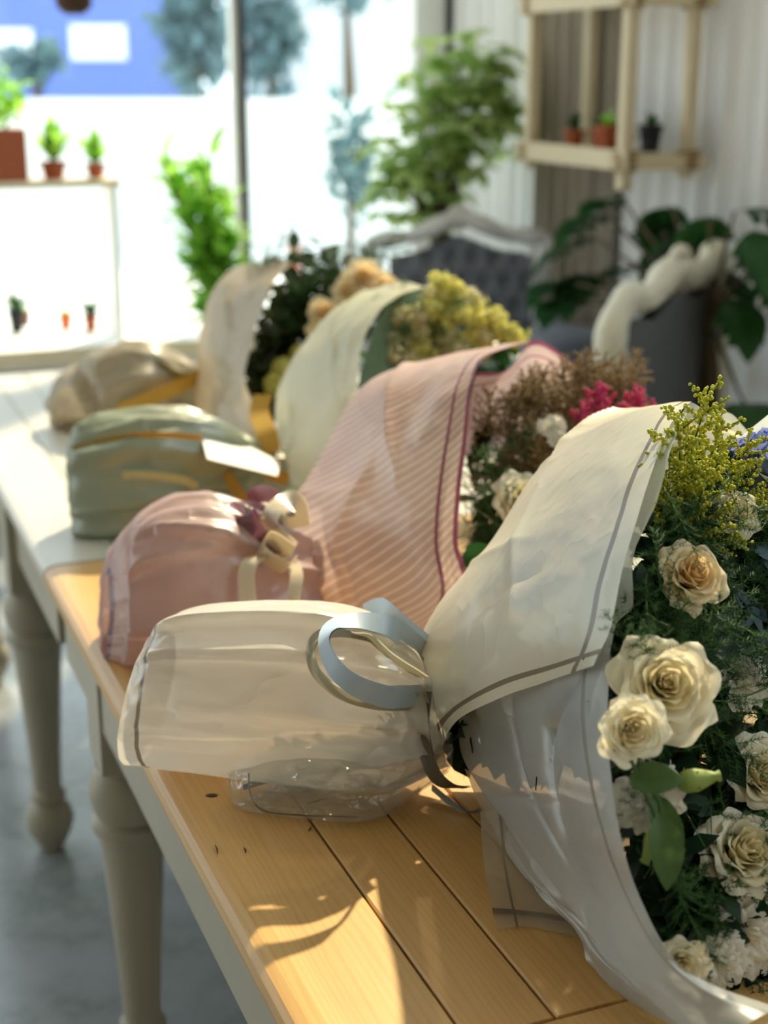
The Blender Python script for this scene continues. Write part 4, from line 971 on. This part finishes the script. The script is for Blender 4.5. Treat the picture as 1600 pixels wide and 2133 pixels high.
def pot(name, label, cat, loc, r, h, pm_, leafm=None, lh=.05, nleaf=24, group=None, lw=.012, spread=1.):
    t = thing(name, label, cat, loc, 0, group); b = MB()
    b.lathe([(r * .72, 0), (r * .8, h * .3), (r * .95, h * .8), (r * 1.05, h * .8), (r * 1.08, h), (r * .95, h), (r * .9, h * .86), (.001, h * .86)], 20); obj('pot', b, pm_, t)
    b = MB(); b.lathe([(.001, h * .8), (r * .88, h * .8), (r * .88, h * .88), (.001, h * .9)], 16); obj('soil', b, M['soil'], t)
    if leafm is not None:
        rg = random.Random(hash(label) % 999 if False else len(label) * 7 + int(r * 9999)); b = MB()
        for k in range(nleaf):
            a = k * 2.4; e = rg.uniform(.3, 1.35); l = lh * rg.uniform(.6, 1.1)
            mm = Matrix.Translation(Vector((0, 0, h * .88))) @ Matrix.Rotation(a, 4, 'Z') @ Matrix.Rotation(e / spread if e / spread < 1.5 else 1.5, 4, 'X')
            b.grid([[mm @ p for p in r_] for r_ in leaf_grid(l, lw * l / lh, n=5, m=2)])
        obj('leaves', b, leafm, t)
    return t
zs = 1.185 + .0485
for x, y, r, h, lf, lab in [(.06, .40, .032, .05, M['leaf_d'], 'small terracotta pot at the left end of the lower shelf board'), (.10, .31, .034, .052, M['leaf_d'], 'small terracotta pot second from left on the lower shelf board'), (.06, .20, .036, .07, M['leaf_b'], 'taller terracotta pot with light leaves on the lower shelf board'), (.07, .12, .03, .05, M['leaf_d'], 'small terracotta pot near the front post of the shelf')]:
    pot('potted_plant', lab, 'potted plant', R(1.88 + x, 2.66 + y, zs), r, h, M['terra'], lf, .06, 16, 'small pots on the timber shelf')
pot('potted_plant', 'small dark pot beside the front post on the lower shelf board', 'potted plant', R(1.87 + .12, 2.65 + .065, zs), .034, .075, M['black'], M['leaf_d'], .05, 12, 'small pots on the timber shelf')
pot('potted_plant', 'brown pot on the upper board of the timber shelf', 'potted plant', R(1.87 + .08, 2.65 + .12, 1.185 + .4785), .05, .09, M['terra'], M['leaf_d'], .06, 14, 'small pots on the timber shelf')

# ------------------------------------------------------------------ armchair seen from behind
def chair_outline():                           # back outline in chair plane, x to the right, z up
    return [(-.29, .42), (-.30, .60), (-.315, .80), (-.30, .90), (-.24, .945), (-.16, .93), (-.08, .95), (0, .985), (.08, .965), (.16, .96), (.23, .985), (.27, 1.0), (.30, .96), (.31, .85), (.30, .65), (.29, .42)]
def armchair(name, label, loc, rz, framem, fabm, outline, tufts=False, symmetric=False):
    t = thing(name, label, 'armchair', loc, rz)
    pts = curve([(x, 0, z) for x, z in outline], 60)
    b = MB(); b.tube(pts, [(.026 if symmetric else .034) + .006 * math.sin(i * .8) for i in range(60)], 10)
    b.tube([p + Vector((0, -.02, 0)) - Vector((p.x, 0, p.z - .7)) * .06 for p in pts], .010, 8)
    obj('back_frame', b, framem, t)
    b = MB()
    for ox, oz in [(0, 1.0) if symmetric else (.02, .985)]:
        for a in range(9):
            an = math.pi * a / 8; b.ball((ox + .045 * math.cos(an), -.01, oz + .045 * math.sin(an)), .017, 8, 6)
        b.ball((ox, -.015, oz), .03, 10, 8)
    obj('shell_carving', b, framem, t)
    for sx in (-1, 1):
        b = MB(); b.tube([(sx * (.30 + .022 * math.cos(q)), -.02, .80 + .03 * math.sin(q)) for q in np.linspace(0, 6, 14)], .012, 8)
        b.tube([(sx * .305, -.02, .77), (sx * .308, -.02, .66), (sx * .30, -.015, .5)], [.010, .022, .012], 8)
        obj('scroll', b, framem, t)
    # upholstery
    inner = [Vector((p.x * .88, 0, .42 + (p.z - .42) * .90)) for p in pts]
    b = MB(); nx, nz = 44, 40; P = []
    for j in range(nz + 1):
        row = []
        for i in range(nx + 1):
            s_ = i / nx; x = -.27 + .54 * s_
            zt = np.interp(x, sorted([p.x for p in inner[5:-5]]), [p.z for p in sorted(inner[5:-5], key=lambda q: q.x)])
            z = .42 + (zt - .42) * j / nz; y = .04 * math.sin(math.pi * s_) * math.sin(math.pi * j / nz) ** .5 + .02
            if tufts:
                gx, gz = x / .085, z / .085; off = .5 * (int(math.floor(gz)) % 2)
                fx = (gx + off) % 1 - .5; fz = gz % 1 - .5; y = .04 + .02 * (math.hypot(fx, fz)) * 0 + .035 * (1 - math.exp(-(fx * fx + fz * fz) * 9))
            row.append(Vector((x, y, z)))
        P.append(row)
    b.grid(P); b.grid([[Vector((p.x, -.014, p.z)) for p in r][::-1] for r in P]); obj('back_upholstery', b, fabm, t)
    b = MB(); b.box((-.29, .02, .32), (.29, .56, .37)); obj('seat_rail', b, framem, t, False, bevel=.012)
    b = MB(); P = [[Vector((-.28 + .56 * i / 16, .03 + .52 * j / 16, .37 + .09 * (math.sin(math.pi * i / 16) * math.sin(math.pi * j / 16)) ** .35)) for i in range(17)] for j in range(17)]
    b.grid(P); obj('seat', b, fabm, t)
    for sx in (-1, 1):
        b = MB(); b.tube(curve([(sx * .29, 0, .66), (sx * .32, .14, .68), (sx * .33, .28, .66), (sx * .32, .36, .60), (sx * .29, .34, .48), (sx * .28, .38, .37)], 20), .02, 8)
        b.ball((sx * .32, .36, .635), .03, 10, 8); a_ = obj('arm', b, framem, t)
        b = MB(); b.ball((sx * .32, .2, .695), .03, 10, 8, (.8, 3, .6)); obj('arm_pad', b, fabm, a_)
        for y in (.03, .5):
            b = MB(); b.tube(curve([(sx * .26, y, .34), (sx * .30, y + (.03 if y > .2 else -.03), .24), (sx * .25, y, .08), (sx * .28, y + (.02 if y > .2 else -.02), .0)], 16), [.034 - .018 * i / 15 for i in range(16)], 8); obj('leg', b, framem, t)
    return t
pc = V(1392, 700, 3.6); armchair('ornate_armchair', 'ivory carved armchair with grey upholstery seen from behind, right of the bouquets', (pc.x, pc.y, 0), math.radians(54), M['ivory'], M['grey_fab'], chair_outline())
sym = [(-.29, .42), (-.31, .62), (-.34, .86), (-.345, .94), (-.30, .95), (-.2, .96), (-.10, .99), (0, 1.02), (.10, .99), (.2, .96), (.30, .95), (.345, .94), (.34, .86), (.31, .62), (.29, .42)]
pc = V(955, 600, 4.75); armchair('tufted_armchair', 'grey button tufted armchair with white carved frame facing the table near the corner', (pc.x, pc.y, 0), math.radians(180 + 12), M['silverwhite'], M['grey_vel'], sym, True, True).scale = (.86, .86, .98)
# grey stool
st = thing('round_stool', 'round grey upholstered stool between the two armchairs', 'stool', (V(1172, 740, 4.3).x, V(1172, 740, 4.3).y, 0))
b = MB(); b.lathe([(.001, .50), (.14, .50), (.165, .54), (.17, .60), (.165, .66), (.14, .70), (.09, .72), (.001, .725)], 36); obj('seat', b, M['grey_vel'], st)
b = MB(); b.lathe([(.14, .46), (.16, .47), (.16, .50), (.14, .51)], 36); obj('seat_rail', b, M['ivory'], st)
for k in range(4):
    a = k * math.pi / 2 + .4; b = MB(); b.tube([(.13 * math.cos(a), .13 * math.sin(a), .48), (.19 * math.cos(a), .19 * math.sin(a), 0)], [.022, .013], 10); obj('leg', b, M['ivory'], st)

# ------------------------------------------------------------------ indoor plants
def big_plant(name, label, base, potr, poth, potm, stems, leafm, seed, leaf_fn):
    t = thing(name, label, 'houseplant', base); b = MB()
    b.lathe([(potr * .75, 0), (potr * .9, poth * .5), (potr, poth), (potr * .92, poth), (potr * .88, poth * .9), (.001, poth * .9)], 28); obj('pot', b, potm, t)
    b = MB(); b.lathe([(.001, poth * .85), (potr * .88, poth * .85), (.001, poth * .93)], 16); obj('soil', b, M['soil'], t)
    rg = random.Random(seed); bs, bl = MB(), MB(); B0 = Vector(base)
    for pth in stems:
        loc = [Vector((0, 0, poth * .85))] + [p - B0 for p in pth]
        bs.tube(curve(loc, 14), [.010 - .006 * i / 13 for i in range(14)], 7); leaf_fn(bs, bl, loc, rg)
    obj('stem', bs, M['bark'] if leafm is not M['leaf_b'] else M['sepal'], t); obj('leaves', bl, leafm, t); return t
def whorls(bs, bl, loc, rg):
    tip = loc[-1]
    for k in range(9):
        c = tip + Vector((rg.gauss(0, .055), rg.gauss(0, .055), rg.gauss(0, .06)))
        for q in range(7):
            mm = Matrix.Translation(c) @ Matrix.Rotation(q * .9 + k, 4, 'Z') @ Matrix.Rotation(rg.uniform(-.7, .2), 4, 'X')
            bl.grid([[mm @ p for p in r] for r in leaf_grid(rg.uniform(.08, .11), .028, n=5, m=2)])
# schefflera on a stand behind the tufted chair
base = V(930, 640, 4.9); base.z = 0
stems = [[V(900 + dx, 500, 4.8), V(u, v, 4.75 + dd)] for dx, u, v, dd in [(0, 850, 330, 0), (10, 880, 260, .05), (20, 940, 300, .1), (30, 960, 200, 0), (30, 1010, 170, .05), (30, 1000, 240, .1), (0, 820, 370, -.05), (20, 920, 370, 0), (10, 900, 190, .1), (20, 980, 300, .0), (0, 860, 400, 0), (15, 1030, 220, .1), (10, 960, 130, .05)]]
big_plant('umbrella_plant', 'bushy umbrella plant with yellow variegated leaves behind the tufted armchair', base, .17, .34, M['white'], stems, M['leaf_v'], 3, whorls)
def sprays(bs, bl, loc, rg):
    c = curve(loc, 20)
    for k in range(8, 20):
        for q in range(2):
            mm = Matrix.Translation(c[k]) @ Matrix.Rotation(rg.random() * 6.28, 4, 'Z') @ Matrix.Rotation(rg.uniform(-.2, 1.1), 4, 'X')
            bl.grid([[mm @ p for p in r] for r in leaf_grid(rg.uniform(.10, .16), .021, n=5, m=2)])
base = V(450, 700, 4.6); base.z = 0
stems = [[V(440, 620, 4.6), V(u, v, 4.55)] for u, v in [(400, 350), (370, 400), (430, 390), (475, 470), (350, 370), (440, 330), (480, 560), (390, 470), (340, 340), (460, 430), (420, 470), (490, 520), (400, 560)]]
big_plant('bamboo_plant', 'tall fresh green bamboo plant in front of the shop window', base, .13, .3, M['white'], stems, M['leaf_b'], 4, sprays)
def big_leaves(bs, bl, loc, rg):
    tip = loc[-1]; d = (loc[-1] - loc[-2]); az = math.atan2(d.y, d.x)
    mm = Matrix.Translation(tip) @ Matrix.Rotation(az - math.pi / 2 + rg.uniform(-.5, .5), 4, 'Z') @ Matrix.Rotation(rg.uniform(-1.1, -.3), 4, 'X')
    L = rg.uniform(.17, .24); bl.grid([[mm @ p for p in r] for r in leaf_grid(L, .065, bend=.3, n=10, m=6)])
    # notches: extra side lobes
    for s_ in (-1, 1):
        for k in range(3):
            m2 = mm @ Matrix.Translation(Vector((0, L * (.15 + .2 * k), .01))) @ Matrix.Rotation(-s_ * 1.0, 4, 'Z')
            bl.grid([[m2 @ p for p in r] for r in leaf_grid(.10 - .015 * k, .022, n=5, m=2)])
def dw(u): return (1.86 + .285) / (.927 * (u - 800) / F + .367)
base = V(1490, 600, dw(1490)); base.z = 0
stems = [[V(1475, 700, dw(1475)), V(u, v, min(dw(u), 3.95))] for u, v in [(1270, 450), (1250, 500), (1235, 570), (1300, 420), (1400, 430), (1480, 450), (1530, 440), (1380, 480), (1500, 560), (1560, 560), (1240, 620), (1440, 500), (1550, 840), (1350, 560), (1520, 620), (1570, 480), (1195, 625), (1200, 590)]]
big_plant('split_leaf_plant', 'dark green split leaf plant against the ribbed wall behind the ivory armchair', base, .20, .38, M['white'], stems, M['leaf_d'], 5, big_leaves)

# ------------------------------------------------------------------ plants at the window
pS = lambda u, v, z: Z(u, v, z)
pot('potted_plant', 'small black pot with a spiky plant at the left end of the window sill', 'potted plant', pS(36, 692, .54), .030, .085, M['black'], M['leaf_d'], .13, 20, 'small pots on the window sill', .012, 1.6)
pot('potted_plant', 'small terracotta pot behind the black pot on the window sill', 'potted plant', pS(52, 680, .54), .025, .055, M['terra'], M['leaf_b'], .04, 10, 'small pots on the window sill')
pot('potted_plant', 'small bright orange pot in the middle of the window sill', 'potted plant', pS(138, 684, .54), .027, .055, M['orange'], M['leaf_b'], .03, 8, 'small pots on the window sill')
pot('potted_plant', 'small red brown pot with a rounded green plant on the window sill', 'potted plant', pS(190, 690, .54), .026, .06, M['terra'], M['leaf_d'], .085, 26, 'small pots on the window sill', .014, 1.2)
# raised plant bench
zt_ = 1.10
pb = thing('plant_bench', 'narrow white plant bench with a pale wooden top standing on the window sill', 'bench', pS(-80, 378, zt_ + .0), RA)
pb.location.z = .54; WM[pb] = Matrix.Translation(pb.location) @ Matrix.Rotation(RA, 4, 'Z')
b = MB(); b.box((-.7, -.09, .535), (.52, .11, .56)); obj('bench_top', b, M['sillwood'], pb, False, bevel=.003)
for x in (-.68, .485):
    b = MB(); b.box((x, -.08, 0), (x + .02, .10, .535)); obj('leg', b, M['white'], pb, False)
yb = (Vector(pb.location) - E0).dot(RT)
def on_bench(u): x = cross_at(u, yb); return R(x, yb, 1.10)
t = thing('rectangular_planter', 'square brown terracotta planter with pale green plant on the bench', 'planter', on_bench(12), RA)
b = MB(); b.box((-.085, -.07, 0), (.06, .07, .17)); obj('planter_box', b, M['terra'], t, False, bevel=.006)
b = MB(); leaf_clump(b, (-.03, 0, .27), 90, .11, .07, .016, random.Random(8), (1, .7, 1)); obj('leaves', b, M['leaf_b'], t)
pot('potted_plant', 'brown pot with a loose green plant beside the square planter on the bench', 'potted plant', on_bench(108), .045, .06, M['terra'], M['leaf_b'], .16, 50, 'pots on the plant bench', .024, .6)
pot('potted_plant', 'small brown pot at the right end of the plant bench', 'potted plant', on_bench(196), .035, .05, M['terra'], M['leaf_b'], .13, 40, 'pots on the plant bench', .02, .6)
# hanging basket, only its underside is in view
hbk = thing('hanging_basket', 'dark woven hanging basket at the top of the shop window', 'basket', V(155, 30, 4.6))
b = MB(); b.lathe([(.03, 0), (.055, .02), (.062, .06), (.064, .10), (.055, .10), (.05, .03), (.001, .02)], 20); obj('basket', b, plain('dark_wicker', lin(70, 48, 36), .8, .3, 80), hbk)
b = MB()
for k in range(3): a = k * 2.09; b.tube([(.06 * math.cos(a), .06 * math.sin(a), .1), (0, 0, .4)], .0015, 5)
b.tube([(0, 0, .4), (0, 0, 4.4 - hbk.location.z)], .0015, 5); obj('hanging_cord', b, M['rope'], hbk)

# ------------------------------------------------------------------ street outside
bl_ = thing('blue_building', 'blue rendered building with white windows across the street', 'building', V(60, 300, 26).xy.to_3d())
bl_.location.z = -.12; WM[bl_] = Matrix.Translation(bl_.location)
def at_y(u, v, y): r = ray(u, v); return EYE + r * (y / r.y)
YB = bl_.location.y; L0 = Vector(bl_.location)
b = MB(); xr_ = at_y(312, 200, YB).x - L0.x; b.box((-9, 0, 0), (xr_, 6, 7)); obj('facade', b, M['bluewall'], bl_, False)
for (a0, a1, b0, b1) in ((150, 262, 52, 125), (-60, 68, 60, 128), (150, 262, -90, -20), (-60, 68, -90, -20)):
    p, q = at_y(a0, b1, YB) - L0, at_y(a1, b0, YB) - L0; b = MB(); b.box((p.x, -.05, p.z), (q.x, .02, q.z)); w = obj('window', b, M['white'], bl_, False)
    b = MB(); b.box((p.x + .05, -.06, p.z + .05), (q.x - .05, -.04, q.z - .05)); obj('pane', b, M['winpane'], w, False)
wb = thing('pale_building', 'pale rendered building behind the street trees', 'building', (6, 32, -.12))
b = MB(); b.box((-9.2, 0, 0), (14, 6, 9)); obj('facade', b, M['mulled'], wb, False)
for k in range(5):
    b = MB(); b.box((-8 + k * 2.6, -.04, 3.2), (-6.8 + k * 2.6, .02, 5)); obj('window', b, M['lilac'], wb, False)
b = MB(); b.box((-14, 13.4, -.12), (10, 13.6, 1.22)); solo('street_wall', b, M['mulled'], 'low white garden wall along the far side of the street', 'wall', smooth=False, loc=(-2, 13.5, -.12))
rg = random.Random(77)
def tree(label, u, v, d, rad, sc, n, trunk=True):
    c = V(u, v, d); t = thing('street_tree', label, 'tree', (c.x, c.y, -.12), 0, 'trees across the street'); cl = c - Vector((c.x, c.y, -.12))
    b = MB(); leaf_clump(b, cl, n, rad, .34, .1, rg, sc, .2); obj('crown', b, M['hazeleaf'], t)
    b = MB(); b.tube([(0, 0, 0), (.05, 0, cl.z * .5), cl], [.14, .1, .05], 8); obj('trunk', b, M['bark'], t)
tree('haze tinted tree to the left of the window mullion', 400, 60, 20, 1.0, (.62, .6, 1.0), 420)
tree('haze tinted tree to the right of the window mullion', 560, 70, 23, 1.0, (.55, .6, .95), 330)
tree('sparse pale tree at the top right of the window', 720, -20, 22, .9, (.8, .6, .5), 90)
tree('low bushy tree in front of the blue building', 70, 130, 21, .45, (1.2, .8, .55), 120)
sb_ = thing('street_shrub', 'haze tinted green shrub outside the window beside the umbrella plant', 'shrub', (V(730, 340, 7).x, V(730, 340, 7).y, -.12))
b = MB(); leaf_clump(b, (0, 0, V(730, 330, 7).z + .12), 150, .28, .10, .03, rg, (.55, .6, 1.2), .3); obj('leaves', b, M['hazeleaf'], sb_); b = MB(); b.tube([(0, 0, 0), (0, 0, 1.0)], .02, 6); obj('stem', b, M['bark'], sb_)
p = Z(610, 480, -.12)
bo = thing('street_bollard', 'orange bollard standing on the bright pavement outside', 'bollard', V(612, 490, 8.5).xy.to_3d() + Vector((0, 0, -.12)))
b = MB(); b.lathe([(.08, 0), (.08, .03), (.035, .05), (.03, .62), (.025, .66), (.001, .67)], 18); obj('post', b, M['orange'], bo)
